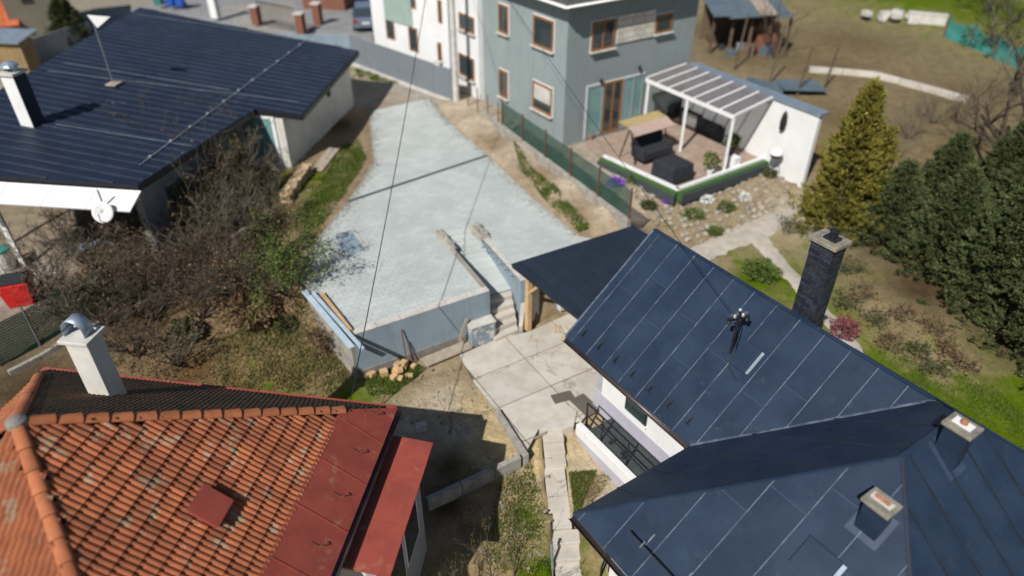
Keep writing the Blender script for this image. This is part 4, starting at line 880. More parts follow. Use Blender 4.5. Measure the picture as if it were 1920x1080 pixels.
# one clay tile with two rolls
def tile_mesh(tw, tl, mat):
    mb = MB(); xs = [0,.06,.12,.19,.28,.36,.44,.5,.56,.62,.69,.78,.86,.94,1.0]
    hs_ = [0,.018,.03,.034,.03,.018,.004,0,.018,.03,.034,.03,.018,.004,.0]
    for yy, zz in ((0,.022),(tl*1.12,-.012)):
        for x_, h_ in zip(xs, hs_): mb.v.append(((x_-.5)*tw*1.02, -yy+tl*.5 if False else yy-tl*.5, zz+h_))
    n_ = len(xs)
    for x_, h_ in zip(xs, hs_): mb.v.append(((x_-.5)*tw*1.02, -tl*.5, h_*.55-.004))
    for i in range(n_-1): mb.f.append((i, i+1, i+1+n_, i+n_)); mb.f.append((2*n_+i, 2*n_+i+1, i+1, i))
    me = mesh_of(mb, mat, 'tile'); return me
TW, TL = .205, .285
def tile_face(mat, dn, al, strip, maxn, bands, name):
    """dn: horizontal down-slope direction, al: horizontal along-eave direction"""
    L = HS*math.sqrt(1+tr*tr); yv = Vector((-dn.x,-dn.y,tr)).normalized(); nrm = Vector((dn.x*tr, dn.y*tr, 1)).normalized(); xv = al if al.cross(yv).dot(nrm) > 0 else -al
    me = tile_mesh(TW, TL, mat); spots = []
    s_ = L-strip-TL*.5; 
    while s_ > .15:
        half = HS*(s_/L); k = int(half/TW)+1
        for i in range(-k, k+1):
            x_ = i*TW
            if abs(x_) > half-.05: continue
            spots.append(AP - yv*s_ + xv*x_ + nrm*.005)
        s_ -= TL
    vis = lambda q: (0 if (-60 < (960+FPX*q.x/(q.y*_c-(q.z-CAMZ)*_s)) < 1980 and (540+FPX*((-q.y*_s-(q.z-CAMZ)*_c)/(q.y*_c-(q.z-CAMZ)*_s))) < 1110) else 1, (q-Vector((0,0,CAMZ))).length)
    spots.sort(key=vis); rest = MB()
    for k, q in enumerate(spots):
        rx = Matrix.Rotation(random.gauss(0,.012), 4, 'Z') @ Matrix.Rotation(random.gauss(0,.01), 4, 'X')
        M4 = frame4(q, xv, yv, nrm) @ rx
        if k < maxn: piece('tile', me, red, M4)
        else: rest.add([M4 @ v.co for v in me.vertices], [tuple(p.vertices) for p in me.polygons])
    if rest.v: obj(name, rest, mat, red, kind='stuff')
tile_face(m_tile, ex, ey, 1.05, 300, 0, 'tile_field')
tile_face(m_tilem, ey, ex, .12, 0, 0, 'mossy_tile_field')
tile_face(m_tile, -ey, ex, .12, 0, 0, 'tile_field')
tile_face(m_tile, -ex, ey, 1.05, 0, 0, 'tile_field')
# hip tiles
def hip_line(c_, n_):
    d_ = (c_-AP); L = d_.length; d_ = d_.normalized(); sd_ = d_.cross(UP).normalized(); up_ = sd_.cross(d_)
    mb = MB()
    for i, yy in enumerate((-.19, .19)):
        r_ = .095 if i == 0 else .112
        for k in range(9):
            t = math.pi*(k/8); mb.v.append((math.cos(t)*r_, yy, math.sin(t)*r_*.75-.01+(.02 if i else 0)))
    for k in range(9): t = math.pi*(k/8); mb.v.append((math.cos(t)*.085, .19, math.sin(t)*.085*.75-.03))
    for k in range(8): mb.f.append((k, k+9, k+10, k+1)); mb.f.append((9+k, 18+k, 19+k, 10+k))
    me = mesh_of(mb, m_hip, 'hip_tile')
    for i in range(n_):
        piece('hip_tile', me, red, frame4(AP+d_*(.3+i*.36)+up_*.0, -sd_, d_, up_) @ Matrix.Rotation(random.gauss(0,.015),4,'Z'))
hip_line(cor[1,1], 15); hip_line(cor[1,-1], 15); hip_line(cor[-1,1], 15)
obj('apex_cap', MB().lathe(AP-UP*.06, [(.15,0),(.14,.08),(.08,.13),(.02,.15)], 12), m_bareb, red)
# red metal eave strip on the right slope, in sheets
yv = Vector((-ex.x,-ex.y,tr)).normalized(); nrm = Vector((ex.x*tr, ex.y*tr, 1)).normalized(); L = HS*math.sqrt(1+tr*tr)
k = 8
for i in range(k):
    y0_, y1_ = HS-2*HS*i/k, HS-2*HS*(i+1)/k; s0_, s1_ = L-1.12, L
    sc_ = s0_/L; pts = [AP-yv*s1_+ey*(y0_-.004), AP-yv*s1_+ey*(y1_+.004), AP-yv*s0_+ey*max(y1_+.004,-HS*sc_), AP-yv*s0_+ey*min(y0_-.004, HS*sc_)]
    es = obj('eave_sheet', MB().slab([p+nrm*.05 for p in pts], .012), m_redsh, red)
    if i < 7:
        q = AP-yv*(L-.55)+ey*(y0_-.5); obj('snow_hook', MB().tube([q+nrm*.055, q+nrm*.06-yv*.16, q+nrm*.14-yv*.2, q+nrm*.15-yv*.12], .012, 5), m_rust, red)
    if i: obj('sheet_fold', MB().beam(AP-yv*s1_+ey*y0_+nrm*.055, AP-yv*s0_+ey*y0_+nrm*.055, .02,.014, up=nrm), m_redsh, red)
gut2 = gutter(z3(cor[1,1],ZR-.0)+ex*.07, z3(cor[1,-1],ZR-.0)+ex*.07, red, m_gut, ex, .07)
k = 8
for i in range(k):
    a_, b_ = cor[1,1].lerp(cor[-1,1], i/k+.001), cor[1,1].lerp(cor[-1,1], (i+1)/k-.001); obj('eave_flashing', MB().beam(a_-ey*.0+UP*.03, b_-ey*.0+UP*.03, .14,.02), m_redsh, red)
hq = Q(388,955, AP, nrm); ht_ = obj('roof_hatch', MB().box(hq+nrm*.09, .46,.5,.12, ey, yv, nrm), m_redsh, red, bevel=.01)
ORG[ht_.name] = ORG[red.name]; obj('hatch_lid', MB().box(hq+nrm*.16, .52,.56,.015, ey, yv, nrm), m_redsh, ht_)
# chimney of the red house with arched zinc cowl
cq = Q(205,742, z3(cor[1,1],ZR), Vector((ey.x*tr, ey.y*tr, 1)).normalized())
rc = thing('chimney', 'cream plastered chimney with arched zinc cowl on the red tile house', 'chimney', tuple(cq))
zc0, zc1 = cq.z-.4, cq.z+1.45
obj('stack', MB().box(z3(cq,(zc0+zc1)/2), .44,.4, zc1-zc0, ex), m_cream, rc, bevel=.012)
obj('crown', MB().box(z3(cq,zc1+.04), .58,.54,.08, ex), m_coping, rc, bevel=.015)
cow = MB(); nn = 12
for k in range(nn+1):
    t = math.pi*k/nn; 
    for s_ in (-.13,.13): cow.v.append(tuple(z3(cq,zc1+.09)+ex*(math.cos(t)*.2-.03)+ey*s_+UP*(.1+math.sin(t)*.24)))
for k in range(nn): cow.f.append((2*k,2*k+2,2*k+3,2*k+1))
for s_ in (-.17,.17): pass
co = obj('cowl', cow, m_zinc, rc, smooth=True); sm_ = co.modifiers.new('th','SOLIDIFY'); sm_.thickness = .012
for s_ in (.17,-.23): obj('cowl_leg', MB().box(z3(cq,zc1+.13)+ex*s_, .015,.26,.12, ex), m_zinc, rc)
# lower annex with red sheet roof
ann = thing('annex', 'low annex with red sheet roof below the red tile eave', 'annex', (-2.2,9,-.3))
an0 = P(812,830,2.85); an1 = an0 - ey*3.15; an2 = an0 - ex*1.3; an3 = an1 - ex*1.3
zan = lambda p: 2.85 + .11*(an0-p).dot(ex)
for i in range(3):
    a_, b_ = an0.lerp(an1, i/3+.001), an0.lerp(an1, (i+1)/3-.001)
    obj('roof_sheet', MB().slab([z3(a_,zan(a_)), z3(b_,zan(b_)), z3(b_-ex*1.3,zan(b_-ex*1.3)), z3(a_-ex*1.3,zan(a_-ex*1.3))], .05), m_redsh, ann)
m_annw = M('grey annex render', (.30,.31,.33), (.25,.26,.28), sc=1, bump=.1)
w0, w1 = z3(an0-ex*.3-ey*.3,0), z3(an1-ex*.3+ey*.1,0)
obj('wall', MB().prism(wall_poly(w0, w1, .2, -ex), -1.9, 2.82), m_annw, ann); obj('wall', MB().prism(wall_poly(w0-ex*.2, w0-ex*1.2, .2, -ey), -1.9, 2.85), m_annw, ann); obj('wall', MB().prism(wall_poly(w1-ex*.2, w1-ex*1.2, .2, ey), -1.9, 2.85), m_cream, ann)
for i in range(2):
    c_ = w0.lerp(w1, .32+.38*i)+UP*1.5+ex*.0; wn_ = obj('window', MB().box(c_, .95,.06,1.5, ey), m_white, ann); ORG[wn_.name] = ORG[ann.name]; obj('pane', MB().box(c_+ex*.03, .82,.02,1.36, ey), m_glass, wn_)

# ================================================================== left house with wide dark sheet roof
lb0 = P(672,95,4.0); lw = dirv(169.0); ls_ = .10; ln = Vector((-lw.x*ls_, -lw.y*ls_, 1)).normalized()
LP = lambda u, v: Q(u, v, lb0, ln)
lh = thing('dark_roof_house', 'low white house with wide dark ribbed sheet roof and antenna', 'house', tuple(z3(P(600,280,ZY),1.2)))
out = [(672,95),(566,215),(480,204),(258,346),(-170,318),(-170,262),(0,168),(196,52),(262,14)]
lp = [LP(u,v) for u,v in out]
roof_face(lh, lp, -lw, .46, .05, m_leadr, m_leads, sw=.06, sh=.035, off=.1, gap=.002, seamn='roof_rib')
hh = math.radians(0)
def worn(u0,v0,u1,v1,wd,name='joint_strip',mat=m_wear):
    a_, b_ = LP(u0,v0), LP(u1,v1); obj(name, MB().beam(a_+ln*.05, b_+ln*.05, wd, .012, up=ln), mat, lh)
m_cab = M('pale lightning strip', (.10,.14,.17), (.16,.2,.23), sc=3, bump=0)
worn(590,65,262,312,.035,'lightning_strip',m_cab)
for k in range(12):
    q = LP(590,65).lerp(LP(262,312), (k+.5)/12); obj('strip_clip', MB().box(q+ln*.07, .1,.1,.05, lw, None, ln), m_wear, lh)
for (u0,v0,u1,v1) in ((90,135,560,193),(120,120,430,170),(105,235,360,276),(250,27,580,78)): worn(u0,v0,u1,v1,.03,'joint_strip',m_cab)
for a_, b_ in zip(lp[:4], lp[1:5]): obj('fascia', MB().beam(a_-UP*.13, b_-UP*.13, .05,.2), m_black, lh)
def onwall(pts_uv, z0, z1, mat, th=.3, name='wall', parent=None, base=ZY):
    for (a_, b_) in zip(pts_uv[:-1], pts_uv[1:]):
        p, q = P(*a_,base), P(*b_,base); d_ = (q-p).normalized(); n_ = Vector((-d_.y, d_.x, 0)); obj(name, MB().prism([xy(p),xy(q),xy(q+n_*th),xy(p+n_*th)], z0, z1), mat, parent)
lA, lB = P(547,312,ZY), P(664,196,ZY); lu = (lB-lA).normalized(); lnn = Vector((-lu.y,lu.x,0))
obj('wall', MB().prism([xy(lA),xy(lB),xy(lB+lnn*.3),xy(lA+lnn*.3)], .6, 3.92), m_cream, lh)
lD = z3(lB,0)+lnn*9; obj('wall', MB().prism([xy(lB+lnn*.3),xy(lD),xy(lD-lu*.3),xy(lB+lnn*.3-lu*.3)], .6, 4.0), m_cream, lh)
lE = z3(lA,0)+lnn*1.75; obj('wall', MB().prism([xy(lA+lnn*.3),xy(lE),xy(lE+lu*.25),xy(lA+lnn*.3+lu*.25)], .6, 3.95), m_white, lh)
l4a, l4b = LP(470,212), LP(275,336); d4 = (z3(l4b,0)-z3(l4a,0)).normalized(); n4 = Vector((d4.y,-d4.x,0)); n4 = n4 if n4.x < 0 else -n4
w4a, w4b = z3(l4a,0)+n4*.5, z3(l4b,0)+n4*.5
m_shadew = M('grey plaster', (.30,.30,.29), (.24,.24,.235), sc=1, bump=.15)
obj('wall', MB().prism([xy(w4a),xy(w4b),xy(w4b+n4*.3),xy(w4a+n4*.3)], .3, 3.9), m_shadew, lh)
for f in (.3,.72):
    c_ = w4a.lerp(w4b, f)+UP*2.6; wn_ = obj('window', MB().box(c_-n4*.02, 1.1,.08,1.1, d4), m_boarddk, lh); ORG[wn_.name] = ORG[lh.name]; obj('pane', MB().box(c_-n4*.07, .95,.02,.95, d4), m_glass, wn_)
dr_ = obj('door', MB().box(z3(lA,2.7)+lnn*1.0-lu*.04, 1.3,.06,2.2, lnn), m_white, lh); ORG[dr_.name] = ORG[lh.name]; obj('door_pane', MB().box(z3(lA,2.75)+lnn*1.0-lu*.08, 1.0,.03,1.9, lnn), m_glasst, dr_)
ve = Q(615,175, lA, lnn); obj('vent', MB().box(ve-lnn*.03, .22,.1,.28, lu), m_black, lh, bevel=.01)
# white edge of the terrace roof, its posts
te = thing('terrace_canopy', 'white-edged terrace canopy below the dark ribbed roof', 'canopy', tuple(z3(P(30,480,.6),.5)))
ta, tb = LP(-160,322), LP(262,349)
for i in range(5):
    a_, b_ = ta.lerp(tb, i/5+.001), ta.lerp(tb, (i+1)/5-.001); obj('canopy_board', MB().slab([a_-UP*.16, b_-UP*.16, b_-UP*.5+dirv(-100)*.75, a_-UP*.5+dirv(-100)*.75], .06), m_white, te)
for (u,v) in ((43,492),(22,455)):
    q = P(u,v,.7); obj('canopy_post', MB().beam(z3(q,.3), z3(q,3.55)+dirv(-170)*.05, .12,.12), m_white, te)
di = Q(193,398, P(193,440,2.9), Vector((0,-1,0)))
dish = thing('satellite_dish', 'white satellite dish on the terrace canopy', 'dish', tuple(di))
dn_ = Vector((.25,-.85,.45)).normalized(); dx_ = dn_.cross(UP).normalized(); dy_ = dx_.cross(dn_); mb = MB(); 
for r_ in (0,.12,.22,.3):
    for k in range(20): t = 2*math.pi*k/20; mb.v.append(tuple(di+dx_*(math.cos(t)*r_)+dy_*(math.sin(t)*r_*1.1)+dn_*(r_*r_*.5)))
for i in range(3):
    for k in range(20): mb.f.append((i*20+k, i*20+(k+1)%20, (i+1)*20+(k+1)%20, (i+1)*20+k))
d_o = obj('reflector', mb, m_white, dish, smooth=True); d_o.modifiers.new('t','SOLIDIFY').thickness = .015
obj('feed_arm', MB().tube([di-dy_*.31+dn_*.05, di-dy_*.25+dn_*.4, di+dn_*.48-dy_*.05], .015, 5), m_steel, dish); obj('mount', MB().tube([di-dn_*.02, di-dn_*.3, di-dn_*.3+UP*.75], .03, 6), m_steel, dish)
# chimney and antenna on that roof
cq = LP(62,232); c1 = thing('chimney', 'white rendered chimney with metal hood on the dark ribbed roof', 'chimney', tuple(cq))
obj('stack', MB().box(cq+UP*.75, .5,.55,2.1, lw), m_white, c1, bevel=.01); obj('shade_sheet', MB().box(cq+UP*.72-lw*.262, .02,.54,2.06, lw), m_leadr, c1); obj('crown', MB().box(cq+UP*1.83, .66,.7,.07, lw), m_coping, c1)  # dark sheet added to put shade on the side turned from the sun
for s_ in (-1,1): obj('hood_leg', MB().box(cq+UP*1.95+lw*.2*s_, .02,.2,.2, lw), m_zinc, c1)
obj('hood', MB().lathe(cq+UP*2.03, [(.3,0),(.26,.08),(.12,.16),(.02,.18)], 12), m_zinc, c1)
aq = LP(214,160); an = thing('antenna', 'thin roof antenna with white pennant panel on the dark ribbed roof', 'antenna', tuple(aq))
obj('base_plate', MB().box(aq+ln*.07, .45,.45,.06, lw, None, ln), m_board, an); obj('mast', MB().tube([aq, aq+UP*2.35+lw*.0], .025, 6), m_steel, an)
f0 = aq+UP*2.35; fx = lw*-.0+dirv(-5); obj('panel', MB().add([p+o_ for o_ in (Vector((0,0,0)), Vector((0,.03,0))) for p in (f0+UP*.05, f0+fx*-.15+UP*.35, f0+fx*.75+UP*.3, f0+fx*.1-UP*.12)], [(0,3,2,1),(4,5,6,7),(0,1,5,4),(1,2,6,5),(2,3,7,6),(3,0,4,7)]), m_white, an)

# ================================================================== grey house
ZG = 1.55; gC = P(1055,275,ZG); gl = dirv(123.5); gr = dirv(34.0); EH = 7.5
gh = thing('grey_house', 'two-storey grey rendered house with brown windows', 'house', tuple(gC))
nl_ = Vector((-gl.y, gl.x, 0)); nl_ = nl_ if nl_.x < 0 else -nl_   # outward of left facade
nr_ = Vector((gr.y, -gr.x, 0))                                       # outward of right facade
Lg = 6.6; Rg = 7.4
gcs = [gC, gC+gr*Rg, gC+gr*Rg+gl*9, gC+gl*9]
obj('wall', MB().prism([xy(p) for p in (gC, gC+gr*Rg, gC+gr*Rg+gl*Lg, gC+gl*Lg)], ZG-.9, EH), m_grey, gh)
obj('plinth', MB().prism([xy(p) for p in (gC+nl_*.03+nr_*.03, gC+gr*Rg+nr_*.03, gC+gr*Rg+nr_*.001, gC+nr_*.001+nl_*.001, gC+gl*Lg+nl_*.001, gC+gl*Lg+nl_*.03)], ZG-.9, ZG+.02), m_concg, gh)
ov = .55
rr_ = [gC+nl_*ov+nr_*ov, gC+gr*Rg+nr_*ov+gr*.3, gC+gr*Rg+gl*Lg+gr*.3-nr_*.4, gC+gl*Lg+nl_*ov-nr_*.4]
obj('eave_board', MB().prism([xy(p) for p in rr_], EH+.0, EH+.14), m_coping, gh)
gcz = [z3(p,EH+.15) for p in rr_]; rdg = [(gcz[0]+gcz[3])/2+gr*3+UP*2.2, (gcz[1]+gcz[2])/2-gr*3+UP*2.2]
m_groof = M('dark grey roof tile', (.05,.05,.055), (.07,.07,.072), sc=3, bump=.4, bsc=15)
obj('roof', MB().add(gcz+rdg, [(0,1,5,4),(1,2,5),(2,3,4,5),(3,0,4)]), m_groof, gh)
gutter(z3(rr_[0],EH+.1)+nr_*.07, z3(rr_[1],EH+.1)+nr_*.07, gh, m_white, nr_, .07); gutter(z3(rr_[0],EH+.1)+nl_*.07, z3(rr_[3],EH+.1)+nl_*.07, gh, m_white, nl_, .07)
def facade_window(parent, p0, along, outw, u0,v0,u1,v1, um=None, mat=m_frame, glassm=None, mull=0, sill=True, blind=0, z_fix=None, name='window'):
    """u0..u1 are the jambs, v0/v1 the head and foot measured along the middle of the opening"""
    um_ = (u0+u1)/2; a_ = Q(u0,(v0+v1)/2,p0,outw); b_ = Q(u1,(v0+v1)/2,p0,outw); t_ = Q(um_,v0,p0,outw).z; f_ = Q(um_,v1,p0,outw).z
    if z_fix: f_, t_ = z_fix
    W_ = abs((b_-a_).dot(along)); c_ = z3((a_+b_)/2, (t_+f_)/2); Hh = t_-f_
    c_ = c_ - outw*((c_-Vector(p0)).dot(outw))
    rv = obj('reveal' if name == 'window' else name, MB().box(c_+outw*.004, W_+.1, .02, Hh+.1, along), m_white, parent); ORG[rv.name] = ORG[parent.name]
    fr = MB(); fw = .09
    for s_ in (-1,1): fr.box(c_+along*(s_*(W_/2-fw/2))+outw*.03, fw,.05,Hh, along)
    for s_ in (-1,1): fr.box(c_+UP*(s_*(Hh/2-fw/2))+outw*.031, W_-2*fw,.05,fw, along)
    for k in range(mull): fr.box(c_+along*(W_*((k+1)/(mull+1)-.5))+outw*.033, .1,.05,Hh-2*fw, along)
    wo_ = obj('window', fr, mat, parent); ORG[wo_.name] = ORG[parent.name]
    obj('pane', MB().box(c_+outw*.022, W_-.1,.014,Hh-.1, along), glassm or m_glass, wo_)
    if blind: obj('blind', MB().box(c_+outw*.034+UP*(Hh*.5-fw-Hh*blind*.5), W_-2*fw-.02,.008,Hh*blind, along), m_coping, wo_)
    if sill: obj('sill', MB().box(c_-UP*(Hh/2+.04)+outw*.09, W_+.16,.18,.05, along), m_coping, wo_)
    return c_, W_, Hh
facade_window(gh, gC, gl, nl_, 936,955, 955,1,0) if False else None
for (u0,u1,v0,v1,bl) in ((936,954,9,62,0),(1001,1039,33,90,.0),(937,953,132,182,0),(1000,1036,158,210,.55)):
    facade_window(gh, gC, gl, nl_, u0,v0,u1,v1, blind=bl)
facade_window(gh, gC, gr, nr_, 1109,38,1151,92, mull=1); facade_window(gh, gC, gr, nr_, 1229,26,1259,60)
# cream stone panel between the upper right windows, as separate stones
pa0, pa1 = Q(1156,57,gC,nr_), Q(1226,45,gC,nr_); zt_, zb_ = Q(1190,24,gC,nr_).z, Q(1190,75,gC,nr_).z
zz = zb_; r_ = 0; Wp = (pa1-pa0).dot(gr)
while zz < zt_-.05:
    hgt = random.choice((.18,.22,.26)); x_ = 0
    while x_ < Wp-.03:
        wdt = min(random.uniform(.3,.7), Wp-x_)
        c_ = z3(pa0+gr*(x_+wdt/2), zz+min(hgt,zt_-zz)/2); c_ = c_-nr_*((c_-gC).dot(nr_))
        obj('cladding_stone', MB().box(c_+nr_*random.uniform(.015,.03), wdt-.015,.07,min(hgt,zt_-zz)-.015, gr), m_stone, gh); x_ += wdt
    zz += hgt
# big terrace glazing: side lights, brown door
facade_window(gh, gC, gr, nr_, 1099,160,1129,240, glassm=m_glasst, mat=m_grey, sill=False, z_fix=(ZG+.12,ZG+2.45))
facade_window(gh, gC, gr, nr_, 1131,150,1164,226, mull=1, sill=False, z_fix=(ZG+.12,ZG+2.45))
facade_window(gh, gC, gr, nr_, 1167,138,1204,214, glassm=m_glasst, mat=m_grey, mull=1, sill=False, z_fix=(ZG+.12,ZG+2.45))
for (u,v) in ((1124,150),(1196,125)):
    c_ = Q(u,v,gC,nr_); obj('wall_lamp', MB().lathe(c_+nr_*.12-UP*.12, [(.03,0),(.06,.04),(.06,.2),(.02,.26)], 8), m_black, gh)
# white wing behind and house row further left
wg = thing('white_house', 'white rendered house with sage green panel behind the grey fence wall', 'house', tuple(z3(P(800,140,ZY),1.5)))
g5 = gC+gl*Lg
wb0 = g5 + nl_*.0; wv = dirv(123.5)
obj('wall', MB().prism([xy(p) for p in (g5+gl*.01+nl_*.25, g5+gl*3.0+nl_*.25, g5+gl*3.0-nl_*5, g5+gl*.01-nl_*5)], 1.0, EH-.4), m_white, wg)
w6 = g5+gl*3.0+nl_*.25
q0 = Q(828,120, w6, dirv(225)) 
wdirn = dirv(137); wout = dirv(227)
wh0 = z3(P(838,175,ZY),0)+wdirn*.2-wout*1.2; 
obj('wall', MB().prism([xy(p) for p in (wh0, wh0+wdirn*7.2, wh0+wdirn*7.2-wout*7, wh0-wout*7)], 1.0, 8.2), m_white, wg)
obj('roof', MB().prism([xy(p) for p in (wh0+wout*.5-wdirn*.3, wh0+wdirn*7.5+wout*.5, wh0+wdirn*7.5-wout*7.4, wh0-wout*7.4-wdirn*.3)], 8.2, 8.5), m_groof, wg)
pz = lambda u,v: Q(u,v,wh0,wout)
g0_, g1_ = pz(722,20), pz(772,20); obj('green_panel', MB().box(z3((g0_+g1_)/2, (pz(745,42).z+8.1)/2)+wout*.03, (g1_-g0_).length,.06,8.1-pz(745,42).z, wdirn), m_green, wg)
for (u0,u1,v0,v1) in ((725,740,34,72),(768,784,52,95),(763,780,-6,14),(822,829,0,42),(822,829,80,122)):
    facade_window(wg, wh0, wdirn, wout, u0,v0,u1,v1, sill=False)
for (u0,u1,v0,v1) in ((862,890,28,58),(862,890,105,145)):
    facade_window(wg, g5+gl*.01+nl_*.25, gl, nl_, u0,v0,u1,v1, sill=True)
obj('downpipe', MB().tube([z3(wh0,1.2)+wout*.08+wdirn*.4, z3(wh0,8.2)+wout*.08+wdirn*.4], .05, 8), m_steel, wg)
# grey fence wall beside the drive
fw0, fw1 = P(850,192,ZY), P(672,124,ZY); fd = (fw1-fw0).normalized(); fn = Vector((-fd.y,fd.x,0))
fw = thing('fence_wall', 'plain grey panel wall between the drive and the white house', 'wall', tuple(z3(fw0,1.5)))
k = 6; fend = fw0+fd*((fw1-fw0).length+.6)
for i in range(k):
    a_, b_ = fw0.lerp(fend, i/k+.001), fw0.lerp(fend, (i+1)/k-.001)
    obj('wall_panel', MB().prism([xy(a_),xy(b_),xy(b_-fn*.12),xy(a_-fn*.12)], 1.2, 3.25), M('grey panel %d' % i, (.165,.185,.205), (.15,.17,.19), sc=1, bump=.1), fw)
fe2 = fend + dirv(178)*5
obj('wall_panel', MB().prism([xy(fend),xy(fe2),xy(fe2+Vector((0,.12,0))),xy(fend+Vector((0,.12,0)))], 1.2, 3.25), m_bluew, fw)
obj('base_kerb', MB().beam(z3(fw0,ZY)-fn*-.06, z3(fend,ZY)-fn*-.06, .12,.2), m_coping, fw)
up_ = P(856,194,ZY); pole = thing('utility_pole', 'tall concrete utility pole beside the drive', 'pole', tuple(up_))
obj('pole_shaft', MB().tube([up_-UP*.3, up_+UP*8.4], [.17,.10], 12), m_coping, pole); obj('crossarm', MB().beam(up_+UP*7.9-dirv(30)*.6, up_+UP*7.9+dirv(30)*.6, .09,.09), m_steel, pole)
for s_ in (-.5,0,.5): obj('insulator', MB().lathe(up_+UP*7.95+dirv(30)*s_, [(.03,0),(.06,.05),(.04,.1),(.06,.14),(.02,.2)], 8), m_white, pole)
obj('cable_duct', MB().tube([up_+Vector((-.2,-.05,-.2)), up_+Vector((-.16,-.05,6.0))], .035, 6), m_steel, pole)
mc = P(826,180,ZY); mcab = thing('meter_cabinet', 'white electricity meter cabinet at the top of the bank', 'cabinet', tuple(mc))
obj('cabinet_body', MB().box(z3(mc,ZY+.75), .36,.26,1.9, fd), m_white, mcab, bevel=.01); obj('cabinet_door', MB().box(z3(mc,ZY+1.1)+fn*.135, .3,.015,.9, fd), m_white, mcab); obj('cabinet_lid', MB().box(z3(mc,ZY+1.72), .42,.34,.05, fd), m_coping, mcab)
# overhead wires
def wire(a_, b_, sag, lb, r=.008):
    pts = [a_.lerp(b_, i/16) - UP*(sag*4*(i/16)*(1-i/16)) for i in range(17)]
    tag(obj('overhead_wire', MB().tube(pts, r, 5), m_black), lb, 'wire', 'overhead wires from the utility pole')
ptop = up_+UP*8.1
wire(ptop-dirv(30)*.5, z3(cor[1,1].lerp(cor[-1,1], .12),ZR+.15), .35, 'overhead wire running from the utility pole to the red tile house', .013)
wire(ptop+dirv(30)*.5, ch+dirv(15)*-.1+UP*.08, .25, 'overhead wire running from the utility pole to the navy roof mast')

# ================================================================== bank wall and green fence right of the yard
bw0, bw1 = P(1180,418,1.95), P(905,212,1.95); bdv = (bw1-bw0).normalized(); bnn = Vector((-bdv.y,bdv.x,0)); Lb_ = (bw1-bw0).length
bk = thing('boundary_wall', 'low crumbling concrete boundary wall under the green mesh fence', 'wall', tuple(z3(bw0,1.2)))
k = 9
for i in range(k):
    a_, b_ = bw0.lerp(bw1, i/k+.001), bw0.lerp(bw1, (i+1)/k-.001); hz = random.uniform(-.03,.03)
    obj('wall_block', MB().prism([xy(a_-bnn*.1),xy(b_-bnn*.1),xy(b_+bnn*.1),xy(a_+bnn*.1)], .6, 2.08+hz), m_concg, bk, bevel=.02)
gf = thing('mesh_fence', 'dark green mesh fence on rusty posts along the bank', 'fence', tuple(z3(bw0,2.0)))
f0_, f1_ = bw0+bdv*.05, bw0.lerp(bw1,.83); Lf = (f1_-f0_).length; npn = 5
for i in range(npn+1):
    p = f0_.lerp(f1_, i/npn)-bnn*.0; obj('fence_post', MB().tube([z3(p,1.9), z3(p,3.25)], .035, 6), m_rust, gf)
for i in range(npn):
    a_, b_ = f0_.lerp(f1_, i/npn), f0_.lerp(f1_, (i+1)/npn); mb = MB(); nw = 44; nh = 22; d_ = (b_-a_)
    for j in range(nw+1):
        p = a_+d_*(j/nw); mb.beam(z3(p,2.1)-bnn*.04, z3(p,3.12)-bnn*.04, .018,.004, up=bnn)
    for j in range(nh+1):
        z_ = 2.1+1.02*j/nh; mb.beam(z3(a_,z_)-bnn*.045, z3(b_,z_-.02)-bnn*.045, .004,.018)
    obj('mesh_panel', mb, m_netg, gf)
wf = thing('wire_fence', 'thin wire fence on rusty posts at the top of the bank', 'fence', tuple(z3(bw1,2.0)))
for i in range(4):
    p = bw0.lerp(bw1,.86+.28*i/3); obj('fence_post', MB().tube([z3(p,1.7), z3(p,3.0)], .03, 6), m_rust, wf)
for z_ in (2.2,2.5,2.8): obj('strand', MB().tube([z3(bw0.lerp(bw1,.86),z_), z3(bw0.lerp(bw1,1.14),z_)], .006, 4), m_steel, wf)

# ================================================================== terrace of the grey house
ZT = 1.5; T0, T1, T2 = P(1130,296,ZT), P(1270,360,ZT), P(1478,284,ZT)
ter = thing('terrace', 'tiled terrace with white kerb and green edging beside the grey house', 'terrace', tuple(z3(T1,.8)))
h0 = gC+gr*1.0+nr_*.06; h1 = gC+gr*Rg+nr_*.06; bE = z3(P(1405,246,ZT),0)
tp = [xy(T0),xy(T1),xy(T2),xy(bE),xy(h1),xy(h0)]
obj('terrace_base', MB().prism(tp, .3, ZT-.03), m_concg, ter)
ts = .5; k_ = 0
for i in range(-4,26):
    for j in range(-22,22):
        c0 = T1 + gr*(ts*i) + gl*(ts*j); e = .006
        cell = [xy(c0+gr*e+gl*e), xy(c0+gr*(ts-e)+gl*e), xy(c0+gr*(ts-e)+gl*(ts-e)), xy(c0+gr*e+gl*(ts-e))]
        q = clipcell(tp, cell)
        if len(q) >= 3 and area(q) > .02 and k_ < 290: obj('paving_tile', MB().prism(q, ZT-.05, ZT+random.uniform(-.002,.002)), m_terr, ter); k_ += 1
m_slate = M('dark slate edging', (.05,.058,.065), (.04,.046,.052), sc=4, bump=.1)
m_turf = M('green edging strip', (.05,.12,.03), (.04,.09,.025), sc=10, bump=.5)
